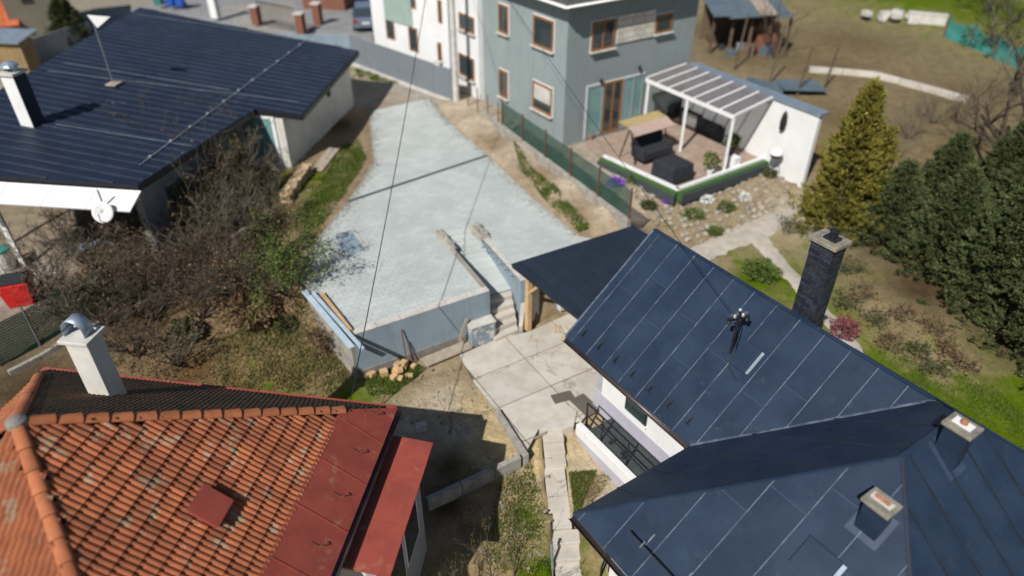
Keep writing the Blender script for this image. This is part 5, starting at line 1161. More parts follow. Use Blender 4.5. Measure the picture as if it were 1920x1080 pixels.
for a_, b_ in ((T0,T1),(T1,T2)):
    d_ = (b_-a_).normalized(); n_ = Vector((d_.y,-d_.x,0)); n_ = n_ if n_.y < 0 else -n_
    L_ = (b_-a_).length; k = int(L_/.8)
    for i in range(k):
        p, q = a_.lerp(b_, i/k+.001), a_.lerp(b_, (i+1)/k-.001)
        obj('kerb_block', MB().prism([xy(p),xy(q),xy(q-n_*.16),xy(p-n_*.16)], ZT-.1, ZT+.13), m_white, ter, bevel=.01)
    obj('green_edging', MB().prism([xy(a_+n_*.002-d_*.02),xy(b_+n_*.002+d_*.02),xy(b_+n_*.24+d_*.1),xy(a_+n_*.24)], ZT-.35, ZT+.03), m_turf, ter)
    obj('terrace_face', MB().prism([xy(a_+n_*.242),xy(b_+n_*.242+d_*.1),xy(b_+n_*.32+d_*.14),xy(a_+n_*.32)], ZT-.42, ZT-.06), m_slate, ter)
tsp = thing('terrace_steps', 'brown plank steps from the grey house corner to the terrace', 'steps', tuple(z3(P(1090,285,1.2),.9)))
for k in range(4):
    c_ = gC + nr_*(.75+.42*k) + gr*.9; obj('tread', MB().box(z3(c_,ZT-.16-.13*k), 2.0,.4,.1, gr), m_terr, tsp, bevel=.008); obj('riser', MB().box(z3(c_,ZT-.5-.13*k)+nr_*-.05, 1.9,.3,.55, gr), m_concg, tsp)
# pergola
pg = thing('pergola', 'white pergola with smoked glass roof panes over the terrace', 'pergola', tuple(z3(P(1368,262,ZT),ZT)))
zf, zb = 3.95, 4.2; A0 = P(1378,218,zf); A1 = P(1212,148,zf); B0_ = P(1448,184,zb); B1_ = P(1287,121,zb)
obj('front_beam', MB().beam(A0-UP*.05, A1-UP*.05, .12,.14), m_white, pg); obj('rear_beam', MB().beam(B0_-UP*.05, B1_-UP*.05, .1,.12), m_white, pg)
npn = 7
for i in range(npn+1):
    a_, b_ = A0.lerp(A1, i/npn), B0_.lerp(B1_, i/npn); obj('rafter', MB().beam(a_+UP*.03, b_+UP*.03, .07,.09), m_white, pg)
    if i < npn:
        c_, d_ = A0.lerp(A1, (i+1)/npn), B0_.lerp(B1_, (i+1)/npn); v_ = (c_-a_).normalized()*.045
        obj('roof_pane', MB().slab([a_+v_+UP*.055, c_-v_+UP*.055, d_-v_+UP*.055, b_+v_+UP*.055], .012), m_polyc, pg)
for f in (.01,.5,.97):
    q = A0.lerp(A1, f); obj('post', MB().beam(z3(q,ZT), z3(q,zf-.12), .1,.1), m_white, pg)
bwl = thing('terrace_wall', 'white rendered wall closing the right end of the terrace', 'wall', tuple(z3(T2,ZT)))
bz0 = z3(B0_,0)+dB*.1; bz1 = z3(T2,0)
bA = z3(B1_,0)+dB*.1; obj('wall', MB().prism([xy(bA), xy(bz0+dA*2.2), xy(bz0+dA*2.2+dB*.2), xy(bA+dB*.2)], .6, zb-.1), m_white, bwl)
obj('wall_cap', MB().prism([xy(bA-dB*.06), xy(bz0+dA*2.26-dB*.06), xy(bz0+dA*2.26+dB*.5), xy(bA+dB*.5)], zb-.1, zb+.02), m_zinc, bwl)
q = Q(1471,228, bz0, dB); 
tag(obj('wall_ornament', MB().lathe(q-dB*.06-UP*.4, [(.03,0),(.12,.1),(.14,.4),(.1,.7),(.03,.85)], 10), m_black), 'dark elongated ornament hanging on the white terrace wall', 'ornament')
# furniture
def sofa(c_, L_, ax, lb, z=ZT):
    t = thing('sofa', lb, 'sofa', tuple(z3(c_,z))); ay = UP.cross(ax)
    obj('seat', MB().box(z3(c_,z+.22), L_,.8,.4, ax), m_dkgrey, t, bevel=.05); obj('backrest', MB().box(z3(c_,z+.5)+ay*.33, L_,.2,.6, ax), m_dkgrey, t, bevel=.05)
    for s_ in (-1,1): obj('armrest', MB().box(z3(c_,z+.36)+ax*(s_*(L_/2-.08)), .16,.8,.5, ax), m_dkgrey, t, bevel=.04)
    k = max(1,int(L_/.7))
    for i in range(k): obj('cushion', MB().box(z3(c_,z+.5)+ax*((i+.5)/k-.5)*(L_-.4)-ay*.06, (L_-.4)/k-.03,.6,.16, ax), m_dkgrey, t, bevel=.05)
cvp = P(1252,335,ZT); cv = thing('covered_furniture', 'boxy dark cover over garden furniture at the terrace corner', 'furniture cover', tuple(cvp))
mb = MB(); c_ = cvp+dB*.2
for z_, s_ in ((0,1.0),(.35,.98),(.68,.95),(.74,.85)):
    for i, j in ((-1,-1),(1,-1),(1,1),(-1,1)): mb.v.append(tuple(z3(c_,ZT+z_)+dA*(i*.62*s_)+dB*(j*.6*s_)))
for r_ in range(3):
    for k in range(4): mb.f.append((r_*4+k, r_*4+(k+1)%4, r_*4+4+(k+1)%4, r_*4+4+k))
mb.f.append((12,13,14,15)); obj('cover', mb, m_dkgrey, cv, bevel=.05); obj('cover_hem', MB().box(z3(c_,ZT+.03), 1.28,1.24,.05, dA), m_black, cv)
def table(c_, lx, ly, h_, ax, mat, lb, z=ZT):
    t = thing('table', lb, 'table', tuple(z3(c_,z))); ay = UP.cross(ax); obj('table_top', MB().box(z3(c_,z+h_), lx,ly,.05, ax), mat, t, bevel=.01)
    for i in (-1,1):
        for j in (-1,1): obj('leg', MB().box(z3(c_,z+h_/2-.02)+ax*(i*(lx/2-.08))+ay*(j*(ly/2-.08)), .06,.06,h_-.04, ax), m_black, t)
m_tan = M('tan cloth', (.40,.31,.14), (.34,.26,.11), sc=4, bump=.2)
m_pinkc = M('faded pink cloth', (.42,.31,.26), (.37,.27,.22), sc=4, bump=.2)
sw = thing('swing_seat', 'swing seat with tan and faded pink canopy near the glass doors', 'swing seat', tuple(P(1207,290,ZT)))
sc_ = P(1207,292,ZT)
for s_ in (-.95,.95):
    for t_ in (-.5,.5): obj('frame_leg', MB().tube([z3(sc_,ZT)+gr*s_+nr_*t_, z3(sc_,ZT+1.5)+gr*s_], .03, 6), m_black, sw)
cz0 = z3(sc_,ZT+1.55)
obj('canopy', MB().slab([cz0-gr*1.1-nr_*.6+UP*.05, cz0+gr*1.1-nr_*.6+UP*.05, cz0+gr*1.1, cz0-gr*1.1], .03), m_tan, sw); obj('canopy_front', MB().slab([cz0-gr*1.1+nr_*.003, cz0+gr*1.1+nr_*.003, cz0+gr*1.1+nr_*.55-UP*.22, cz0-gr*1.1+nr_*.55-UP*.22], .03), m_pinkc, sw)
obj('seat', MB().box(z3(sc_,ZT+.4)+nr_*.45, 1.7,.8,.34, gr), m_dkgrey, sw, bevel=.05); obj('backrest', MB().box(z3(sc_,ZT+.78)+nr_*.08, 1.7,.14,.5, gr), m_dkgrey, sw, bevel=.05)
for s_ in (-.78,.78): obj('armrest', MB().box(z3(sc_,ZT+.62)+nr_*.45+gr*s_, .14,.7,.2, gr), m_dkgrey, sw, bevel=.04)
for s_ in (-.75,.75): obj('hanger', MB().tube([z3(sc_,ZT+.5)+gr*s_, z3(sc_,ZT+1.5)+gr*s_], .012, 5), m_black, sw)
sofa(P(1335,255,ZT), 1.4, dA*-1, 'dark sofa in the shade under the white pergola'); table(P(1300,235,ZT), 1.3,.8,.7, dA, m_dkgrey, 'dark dining table under the white pergola')
sofa(P(1265,215,ZT), 1.3, dB*-1, 'dark armchair against the house under the pergola')
def pot(u, v, r_, h_, mat, lb, z=ZT, sq=False):
    p = P(u,v,z); mb = MB()
    if sq: mb.box(z3(p,z+h_/2), r_*2,r_*2,h_, dA)
    else: mb.lathe(z3(p,z), [(r_*.7,0),(r_,h_*.9),(r_*1.08,h_*.92),(r_*1.08,h_),(r_*.9,h_),(r_*.85,h_*.9)], 14)
    return p, tag(obj('plant_pot', mb, mat, bevel=.01 if sq else 0), lb, 'pot')
def plant(p, r_, h_, mat, lb, n=420, size=.08, z=ZT):
    t = thing('potted_plant', lb, 'plant', tuple(z3(p,z))); obj('stem', MB().tube([z3(p,z), z3(p,z+h_*.6)], .015, 5), m_bark, t); tri_mesh('foliage', leaf_cloud((p.x,p.y,z+h_*.65), r_, r_, h_*.42, n, size), mat, t)
p, _ = pot(1368,295,.17,.42,m_black,'black round pot holding a bushy green plant'); plant(p,.32,.62,m_leaf,'bushy bright green plant in the black pot on the terrace', z=ZT+.38)
pot(1374,312,.19,.45,m_white,'square white planter standing on the terrace kerb', sq=True)
p, _ = pot(1330,328,.14,.25,m_white,'small white pot at the front kerb of the terrace'); plant(p,.3,.75,m_grass,'tall yellowish plant in the small white pot', 200,.09, z=ZT+.2)
pot(1410,268,.16,.22,m_black,'low dark bowl beside the white terrace wall')
bq = z3(bz0 + dA*1.0 - dB*.45, ZT); gri = thing('kettle_grill', 'white-lidded kettle grill beside the white wall', 'grill', tuple(bq))
obj('bowl', MB().lathe(z3(bq,ZT+.55), [(.05,0),(.2,.06),(.28,.2)], 16), m_black, gri); obj('lid', MB().lathe(z3(bq,ZT+.752), [(.28,0),(.25,.12),(.13,.21),(.03,.23)], 16), m_white, gri)
for k in range(3): a_ = k*2.1; obj('leg', MB().tube([z3(bq,ZT)+Vector((math.cos(a_)*.3,math.sin(a_)*.3,0)), z3(bq,ZT+.6)+Vector((math.cos(a_)*.12,math.sin(a_)*.12,0))], .014, 5), m_steel, gri)
for (u,v,lb) in ((1107,262,'terracotta pot with small shrub by the left glass pane'),(1150,245,'dark pot by the brown terrace door')):
    p, _ = pot(u,v,.14,.26, m_pot if u < 1120 else m_black, lb)

# ================================================================== rockery, path, beds
rk = thing('rockery', 'stone-studded rockery bank sloping down from the terrace', 'rockery', (7.5,23.5,.8))
rpoly = [xy(P(u,v,.9)) for u,v in ((1135,318),(1268,384),(1482,308),(1492,372),(1400,420),(1310,455),(1225,420),(1175,375))]
stone_v = []
for k in range(4):
    bm = bmesh.new(); bmesh.ops.create_icosphere(bm, subdivisions=1, radius=1.0)
    for v in bm.verts: v.co *= random.uniform(.75,1.15)
    me = bpy.data.meshes.new('stone'); bm.to_mesh(me); bm.free(); me.materials.append(m_rock); stone_v.append(me)
cnt = 0; rx0 = min(p[0] for p in rpoly); rx1 = max(p[0] for p in rpoly); ry0 = min(p[1] for p in rpoly); ry1 = max(p[1] for p in rpoly)
for row in range(26):
    for c in range(40):
        p = P(1270,370,.9) + dB*((c-14)*.36+random.uniform(-.1,.1)+ (row % 2)*.18) - dirv(90)*0 + dA*((row-9)*.36+random.uniform(-.08,.08))
        if inside((p.x,p.y), rpoly) and cnt < 295 and random.random() < .92:
            s_ = random.uniform(.08,.15); M4 = Matrix.Translation((p.x,p.y,H(p.x,p.y)+s_*.25)) @ Matrix.Rotation(random.random()*6.3,4,'Z') @ Matrix.Diagonal((s_*1.3,s_,s_*.75,1))
            piece('stone', random.choice(stone_v), rk, M4); cnt += 1
gb_ = 'low plants in the rockery'
for k, (u,v,r_,h_,m_,lb) in enumerate(((1153,366,.30,.35,m_purple,'mound of purple flowers below the terrace steps'),(1185,358,.22,.25,m_leaf,'small green cushion right of the purple flowers'),(1215,395,.3,.28,m_leafd,'dull green cushion in the left rockery'),(1300,405,.4,.3,m_leaf,'green clump low in the middle of the rockery'),(1360,395,.35,.35,m_leaf,'bright green clump in the right half of the rockery'),(1325,380,.22,.25,m_whitef,'pale blossom clump in the middle of the rockery'),(1395,375,.2,.22,m_whitef,'pale blossom clump at the right of the rockery'),(1340,435,.3,.25,m_leaf,'green clump above the gravel path'),(1440,340,.3,.3,m_leafd,'dull green clump under the terrace edge'),(1250,385,.2,.2,m_purple,'tiny purple cushion below the terrace corner'))):
    p = P(u,v,.85); green_bush('cushion_plant', lb, 'plant', p.x, p.y, r_, h_, m_, 420, .06, gb_)
def ribbon(name, ctr, wds, mat, dz=.03, sub=8):
    pts = []; 
    for (a_, b_), (w0_, w1_) in zip(zip(ctr[:-1], ctr[1:]), zip(wds[:-1], wds[1:])):
        for i in range(sub): pts.append((a_.lerp(b_, i/sub), w0_+(w1_-w0_)*i/sub))
    pts.append((ctr[-1], wds[-1])); mb = MB(); nc = 5
    for i, (p, w_) in enumerate(pts):
        d_ = (pts[min(i+1,len(pts)-1)][0]-pts[max(i-1,0)][0]); d_.z = 0; d_.normalize(); n_ = Vector((-d_.y,d_.x,0)); w_ *= random.uniform(.93,1.07)
        for j in range(nc):
            q = p+n_*(w_*(j/(nc-1)-.5)); mb.v.append((q.x,q.y,H(q.x,q.y)+dz+(0 if 0 < j < nc-1 else -.05)))
    for i in range(len(pts)-1):
        for j in range(nc-1): q = i*nc+j; mb.f.append((q,q+1,q+nc+1,q+nc)[::-1])
    return obj(name, mb, mat, None, smooth=True, kind='structure')
ribbon('gravel_path', [P(1520,388,.85),P(1470,405,.8),P(1420,432,.75),P(1350,458,.7),P(1270,500,.6)], [.9,1.0,1.3,1.1,1.2], m_gravel)
ribbon('garden_path', [P(1415,440,.75),P(1455,480,.65),P(1500,535,.5),P(1560,600,.35),P(1620,680,.2)], [1.0,.75,.7,.7,.7], m_gravel, dz=.035)
# strip of gravel apron between yard and fence at the drive head
# bed right of the path with mixed dry shrubs
bedn = 'low shrubs in the curved bed'
BED = [(1640,610),(1690,600),(1745,620),(1670,650),(1720,660),(1775,655),(1805,690),(1750,695),(1610,560),(1590,520),(1560,470),(1530,455),(1480,455),(1580,575)]
BL = ['bare brownish shrub at the top left of the curved bed','low bare shrub at the top of the curved bed','twiggy shrub beside the hedge in the curved bed','bare shrub in the middle left of the curved bed','bare shrub in the middle of the curved bed','twiggy shrub at the right of the curved bed','twiggy shrub at the bottom right of the curved bed','bare shrub at the lower edge of the curved bed','low greyish shrub below the brick chimney','low shrub right of the brick chimney','bare low shrub by the conifer foot','low shrub between the path and the golden cypress','low bush at the fork of the gravel paths','shrub beside the narrow garden path']
for (u,v), lb in zip(BED, BL):
    p = P(u,v,.3); bare_shrub('bed_shrub', lb, 'shrub', p.x, p.y, random.uniform(.6,.9), 7, 3, .012, .7, m_twig2, bedn, up=.4, leafm=m_leafd if random.random() < .7 else m_bush, nleaf=260, ls=.06)
p = P(1580,628,.3); green_bush('maroon_shrub', 'small maroon-leaved shrub behind the navy ridge', 'shrub', p.x, p.y, .42,.6, m_maroon, 900,.06)
p = P(1425,520,.5); green_bush('round_bush', 'round green bush beside the navy roof', 'bush', p.x, p.y, .55,.6, m_leaf, 1500,.07)
p = P(1660,668,.1); 
# ================================================================== conifers and other trees on the right
def conifer_pts(h, r, n, power=.75, tiers=11, lump=.22):
    """foliage in separate sprays that stand out from the crown, with gaps between them"""
    per = 55; k = n//per
    t = RNG.random(k)**.85; z = h*(.03+.97*t); prof = r*(1-t)**power
    a = RNG.random(k)*2*math.pi; ph = RNG.random(8)*6.28
    f = 1 + lump*np.sin(a*5+ph[0]+z*2.1)*np.cos(z*5.0/h*tiers*.5+ph[1]) + lump*.7*np.sin(a*9+ph[2]+z*4)
    rad = prof*f*(.62+.42*RNG.random(k)); L = (.16+.30*RNG.random(k))*(.45+.55*(1-t))
    base = np.stack([np.cos(a)*rad, np.sin(a)*rad, z], 1); d = np.stack([np.cos(a)*.8, np.sin(a)*.8, .15+.55*RNG.random(k)], 1)
    s = RNG.random((k, per)); wdt = (.32*(1-s)+.05)*L[:,None]
    C = base[:,None,:] + d[:,None,:]*(s*L[:,None]*1.5-.25*L[:,None])[...,None] + RNG.normal(size=(k,per,3))*wdt[...,None]*.75
    C[...,2] -= .12*rad[:,None]; o = np.repeat(d[:,None,:], per, 1)
    inner = RNG.random((k//1, 3)); ti = RNG.random(k*6)**.8; ai = RNG.random(k*6)*6.283; ri = r*(1-ti)**power*.72*RNG.random(k*6)**.5
    Ci = np.stack([np.cos(ai)*ri, np.sin(ai)*ri, h*(.03+.95*ti)-.12*ri], 1); oi = np.stack([np.cos(ai), np.sin(ai), np.zeros(k*6)], 1)
    C = np.concatenate([C.reshape(-1,3), Ci]); o = np.concatenate([o.reshape(-1,3), oi]); C[:,2] = np.maximum(C[:,2], .05)
    return C, o
def conifer_mesh(h, r, n, size, mat, power=.75, up=.25, twin=False, asp=2.2, jit=.45):
    C, o = conifer_pts(h, r, n, power)
    if twin:
        C2, o2 = conifer_pts(h*.72, r*.62, n//3, power); C2[:,0] += r*.75; C = np.concatenate([C,C2]); o = np.concatenate([o,o2])
    V = leaves(C, size, o, up, jit, asp); ob = tri_mesh('foliage', V, mat); me = ob.data; bpy.data.objects.remove(ob); return me
CM = [conifer_mesh(4.4,1.65,52000,.085,m_conif,.72,asp=3.2), conifer_mesh(4.9,1.8,58000,.085,m_conif,.75,asp=3.2), conifer_mesh(3.9,1.5,46000,.085,m_conif,.7,asp=3.2)]
def conifer(x, y, me, sc, rz, lb, trunk_h, name='conifer', group=None):
    z = H(x,y); t = thing(name, lb, 'tree', (x,y,z), group); obj('trunk', MB().tube([(x,y,z-.1),(x,y,z+trunk_h*sc*.5),(x+.03,y,z+trunk_h*sc*.93)], [.13,.09,.02], 7), m_bark, t)
    o = put('foliage', me, None, t); o.scale = (sc,sc,sc*random.uniform(.95,1.05)); o.rotation_euler.z = rz; return t
CON = [(13.9,22.3,2,.82,'dark conifer nearest the golden cypress'),(15.0,20.6,0,.88,'dark conifer in front of the hedge, second from the cypress'),(15.7,18.7,1,.95,'dark conifer at the middle front of the hedge'),(16.2,16.9,0,1.0,'dark conifer bulging towards the curved bed'),(16.6,15.0,1,.9,'dark conifer at the lower right end of the hedge'),(16.0,23.2,1,.78,'tall dark conifer behind the one nearest the cypress'),(17.4,21.4,0,.86,'tall dark conifer in the middle of the back row'),(18.2,19.3,1,.84,'tall dark conifer at the right frame edge, middle height'),(18.6,17.2,0,.86,'tall dark conifer at the right frame edge, lower down'),(18.6,23.8,1,.78,'dark conifer at the back right under the bare tree')]
for (x,y,m_,sc,lb) in CON: conifer(x, y, CM[m_], sc, random.random()*6, lb, 4.2, 'conifer', 'dark conifers of the hedge')
p = P(1562,420,.8); cme = conifer_mesh(5.4,1.2,42000,.095,m_cyp,.75,.8,True,3.4); conifer(p.x, p.y, cme, 1.0, -.3, 'golden-green cypress with two tips beside the terrace', 5.2, 'cypress')
p = P(1840,330,.8); bare_shrub('bare_tree', 'large bare tree rising behind the dark conifers', 'tree', 20.3,26.2, 7.8, 5, 5, .15, .5, m_twig2, up=.64, rmin=.011)
for k,(u,v,h_,lb) in enumerate(((1700,265,2.2,'grey-brown bare bush left of the large bare tree'),(1745,235,2.4,'grey-brown bare bush beyond the dark conifers'),(1795,235,2.6,'bare bush under the large bare tree'),(1660,300,1.8,'low bare bush right of the golden cypress'),(1900,190,3.0,'tall bare bush at the right frame edge'))):
    p = P(u,v,.9); bare_shrub('bare_bush', lb, 'bush', p.x, p.y, h_, 8, 4, .03, .6, m_twig2, 'bare bushes beyond the conifers', up=.5)
# far field things
ww = thing('field_wall', 'low pale concrete wall crossing the brown field', 'wall', tuple(P(1530,140,1.4)))
wp = [P(1515,138,1.4),P(1640,150,1.3),P(1730,170,1.2),P(1810,195,1.1)]
for a_, b_ in zip(wp[:-1], wp[1:]):
    k = max(1,int((b_-a_).length/1.2))
    for i in range(k):
        p, q = a_.lerp(b_, i/k+.004), a_.lerp(b_, (i+1)/k-.004); obj('wall_block', MB().beam(z3(p,H(p.x,p.y)+.05), z3(q,H(q.x,q.y)+.05), .25,.5), m_conc, ww, bevel=.02)
for (u0,v0,u1,v1,wd,lb) in ((1395,160,1470,170,1.6,'blue-grey sheet lying behind the terrace roof'),(1460,165,1540,165,1.7,'blue-grey sheet by the pale field wall')):
    a_, b_ = P(u0,v0,1.45), P(u1,v1,1.45); tag(obj('roofing_sheet', MB().beam(z3(a_,H(a_.x,a_.y)+.35), z3(b_,H(b_.x,b_.y)+.25), wd,.06), m_bluet), lb, 'sheet')
for k,(u,v,h_,lb) in enumerate(((1376,135,3.0,'leaning wooden post behind the pergola'),(1441,158,3.2,'wooden post beside the blue-grey sheets'),(1495,175,2.6,'wooden post near the terrace wall cap'),(1545,165,2.2,'wooden post at the end of the pale field wall'))):
    p = P(u,v,1.4); z_ = H(p.x,p.y); tag(obj('field_post', MB().tube([(p.x,p.y,z_-.1),(p.x+.25,p.y+.1,z_+h_)], .06, 6), m_boarddk), lb, 'post', 'posts beside the field')
sh = thing('shed', 'ramshackle shed with blue-grey tarpaulin roof behind the grey house', 'shed', tuple(P(1390,95,1.6)))
sa = P(1330,100,1.6); sb_ = P(1470,100,1.6); sd = (sb_-sa).normalized(); sn = Vector((sd.y,-sd.x,0)); zs = 1.6
for i in range(5):
    a_ = sa.lerp(sb_, i/4); obj('post', MB().beam(z3(a_,zs-.2), z3(a_,zs+2.3), .14,.14), m_boarddk, sh)
obj('back_wall', MB().prism([xy(sa-sn*2.6),xy(sb_-sn*2.6),xy(sb_-sn*2.75),xy(sa-sn*2.75)], zs-.2, zs+2.6), m_boarddk, sh)
for i in range(5):
    a_, b_ = sa.lerp(sb_, i/5-.06), sa.lerp(sb_, (i+1)/5-.04); dz = random.uniform(-.1,.1)
    obj('roof_sheet', MB().slab([z3(a_,zs+2.3+dz)+sn*.7, z3(b_,zs+2.35+dz)+sn*.7, z3(b_,zs+2.75+dz)-sn*3, z3(a_,zs+2.7+dz)-sn*3], .05), m_bluet if i != 3 else m_board, sh)
ob_ = P(1432,92,1.6); tag(obj('brick_stack', MB().box(z3(ob_,1.6+.75), 1.3,.8,1.6, sd), m_brickr, bevel=.02), 'stack of orange bricks in front of the shed', 'bricks')
for k in range(7):
    p = P(1335+k*17, 80+((k*37) % 25), 1.6); s_ = random.uniform(.3,.7); tag(obj('crate', MB().box((p.x,p.y,H(p.x,p.y)+s_*.4), s_*1.4,s_,s_*.9, dirv(random.random()*90)).box((p.x,p.y,H(p.x,p.y)+s_*.87), s_*1.1,s_*.7,.05, dirv(20)), (m_boarddk,m_dkgrey,m_bluet,m_zinc)[k % 4], bevel=.02), 'old crate %s the shed opening' % ('at the far left of','left inside','near the left post of','in the middle of','near the right post of','right inside','at the far right of')[k], 'crate', 'junk stored at the shed')
p = P(1452,110,1.6); bare_shrub('bare_tree', 'bare tree in front of the shed', 'tree', p.x, p.y, 4.6, 4, 4, .08, .45, m_twig, up=.72)
for (u,v,lx,lb) in ((1668,38,2.6,'pale rubble heap at the far edge of the field'),(1735,45,2.2,'pale concrete trough at the far edge of the field')):
    p = P(u,v,2.2); t = MB(); z_ = H(p.x,p.y)
    if 'heap' in lb:
        hp = thing('rubble_heap', lb, 'rubble', (p.x,p.y,z_))
        for k in range(14): obj('rubble_piece', MB().box((p.x+random.gauss(0,.7),p.y+random.gauss(0,.4),z_+.1+random.random()*.35), .6,.4,.3, dirv(random.random()*180)), m_coping, hp, bevel=.02)
        continue
    if 'trough' in lb: t.box((p.x,p.y,z_+.25), lx,.6,.6, dirv(-25)).box((p.x,p.y,z_+.56), lx+.1,.7,.05, dirv(-25))
    tag(obj('trough', t, m_coping, bevel=.02), lb, 'trough')
tn = thing('net_fence', 'teal net fence at the far right of the field', 'fence', tuple(P(1770,55,2.2)))
npz = [P(1772,62,2.2),P(1820,78,2.1),P(1865,95,2.0),P(1915,115,1.9)]
for i, p in enumerate(npz):
    z_ = H(p.x,p.y); obj('post', MB().tube([(p.x,p.y,z_-.2),(p.x,p.y,z_+1.5)], .05, 6), m_boarddk, tn)
    if i:
        a_ = npz[i-1]; nz_ = 10; mb = MB()
        for j in range(nz_+1):
            q = a_.lerp(p, j/nz_); zq = H(q.x,q.y); top_ = 1.35-.55*math.sin(math.pi*j/nz_)*random.uniform(.5,1); mb.v += [(q.x,q.y,zq), (q.x+.06,q.y,zq+top_*.5), (q.x,q.y+.05,zq+top_)]
        for j in range(nz_):
            for r_ in range(2): mb.f.append((j*3+r_, j*3+3+r_, j*3+4+r_, j*3+1+r_))
        no = obj('net_panel', mb, m_teal, tn); no.modifiers.new('t','SOLIDIFY').thickness = .01
for k,(u,v,h_) in enumerate(((1850,20,5.0),(1905,40,4.5),(1790,5,5.0),(1880,75,3.5))):
    p = P(u,v,2.6); bare_shrub('bare_tree', ('bare tree at the top right above the teal net','bare tree in the top right corner','bare tree at the top edge right of the trough','small bare tree behind the teal net')[k], 'tree', p.x, p.y, h_, 5, 4, .07, .5, m_twig2, 'bare trees beyond the field', up=.6, leafm=m_leafd, nleaf=500, ls=.12)

# ================================================================== left garden
gk = thing('concrete_kerb', 'long pale concrete kerb running through the bare shrubs', 'kerb', tuple(P(200,575,.3)))
ka, kb = P(10,690,.3), P(470,452,.75)
for i in range(9):
    p, q = ka.lerp(kb, i/9+.002), ka.lerp(kb, (i+1)/9-.002); obj('kerb_stone', MB().beam(z3(p,H(p.x,p.y)-.1), z3(q,H(q.x,q.y)-.1), .13,.5), m_concg, gk, bevel=.015)
nf = thing('net_fence', 'dark green net fence along the left garden kerb', 'fence', tuple(P(60,640,.3)))
na, nb2 = ka+dirv(145)*.5, ka.lerp(kb,.55)+dirv(145)*.5
for i in range(5):
    p = na.lerp(nb2, i/4); obj('post', MB().tube([z3(p,H(p.x,p.y)-.1), z3(p,H(p.x,p.y)+1.5)], .03, 6), m_steel, nf)
    if i < 4:
        q = na.lerp(nb2, (i+1)/4); mb = MB()
        for j in range(25): t_ = p.lerp(q, j/24); mb.beam(z3(t_,H(t_.x,t_.y)+.05), z3(t_,H(t_.x,t_.y)+1.35), .03,.006, up=dirv(145))
        for j in range(15): mb.beam(z3(p,H(p.x,p.y)+.08+.09*j), z3(q,H(q.x,q.y)+.08+.09*j), .006,.03)
        obj('net_panel', mb, m_netg, nf)
rb2 = P(48,572,.35); rbx = thing('red_bin', 'red plastic bin with dark lid beyond the left garden fence', 'bin', tuple(z3(rb2,H(rb2.x,rb2.y))))
mb = MB(); zb_ = H(rb2.x,rb2.y)
for z_, s_ in ((0,.8),(.85,1.0)):
    for i,j in ((-1,-1),(1,-1),(1,1),(-1,1)): mb.v.append(tuple(z3(rb2,zb_+z_)+dirv(20)*(i*.45*s_)+dirv(110)*(j*.4*s_)))
mb.f += [(3,2,1,0),(4,5,6,7)]+[(k,(k+1)%4,(k+1)%4+4,k+4) for k in range(4)]; obj('bin_body', mb, m_red, rbx, bevel=.03); obj('bin_lid', MB().box(z3(rb2,zb_+.9), .8,.7,.06, dirv(20)), m_dkgrey, rbx, bevel=.01)
tb2 = P(14,500,.6); zt2 = H(tb2.x,tb2.y); tt = thing('rain_barrel', 'grey barrel with teal lid at the left frame edge', 'barrel', tuple(z3(tb2,zt2)))
obj('barrel_body', MB().lathe(z3(tb2,zt2), [(.26,0),(.31,.2),(.32,.45),(.28,.75)], 16), m_coping, tt); obj('barrel_lid', MB().lathe(z3(tb2,zt2+.75), [(.31,0),(.31,.06),(.2,.1),(.03,.11)], 16), m_teal, tt)
for k,(u,v,lx,ly,m_,lb) in enumerate(((155,475,.9,.5,m_zinc,'crumpled grey sheet on the terrace ground'),(195,462,.6,.5,m_blueb,'pale blue sheet lying behind the bare shrubs'),(235,430,.3,.3,m_white,'small white tub behind the bare shrubs'),(120,455,1.2,.4,m_board,'weathered plank lying below the terrace canopy'))):
    p = P(u,v,.75); z_ = H(p.x,p.y); mb = MB(); nx_ = 5
    for i in range(nx_+1):
        for j in range(2): mb.v.append(tuple(z3(p,z_+.12+.07*math.sin(i*2.2+j))+dirv(30)*(lx*(i/nx_-.5))+dirv(120)*(ly*(j-.5))))
    for i in range(nx_): mb.f.append((i*2,i*2+2,i*2+3,i*2+1))
    o = obj('loose_sheet', mb, m_); o.modifiers.new('t','SOLIDIFY').thickness = .05; tag(o, lb, 'sheet')
SHR = [(255,420,2.6),(300,380,2.8),(350,370,3.0),(330,450,2.4),(395,430,2.6),(270,500,2.2),(345,520,2.2),(410,500,2.4),(455,460,2.4),(220,560,2.0),(285,590,1.9),(180,520,2.2),(420,560,2.0),(470,530,2.0),(380,600,1.7),(140,600,1.9),(100,560,2.2),(455,330,2.4),(395,330,2.6),(505,480,1.6),(250,660,1.5),(330,670,1.2),(545,590,1.2),(330,415,2.0),(405,400,2.0),(430,380,2.8),(300,440,2.6),(375,470,2.6),(240,470,2.4),(435,520,2.2),(310,545,2.2),(490,390,2.0),(200,600,1.6),(460,580,1.6),(365,560,1.9)]
ADJ = ['tangled brown','dense greyish','spreading brown','thin upright','dense brown','low tangled','arching grey','many-stemmed']
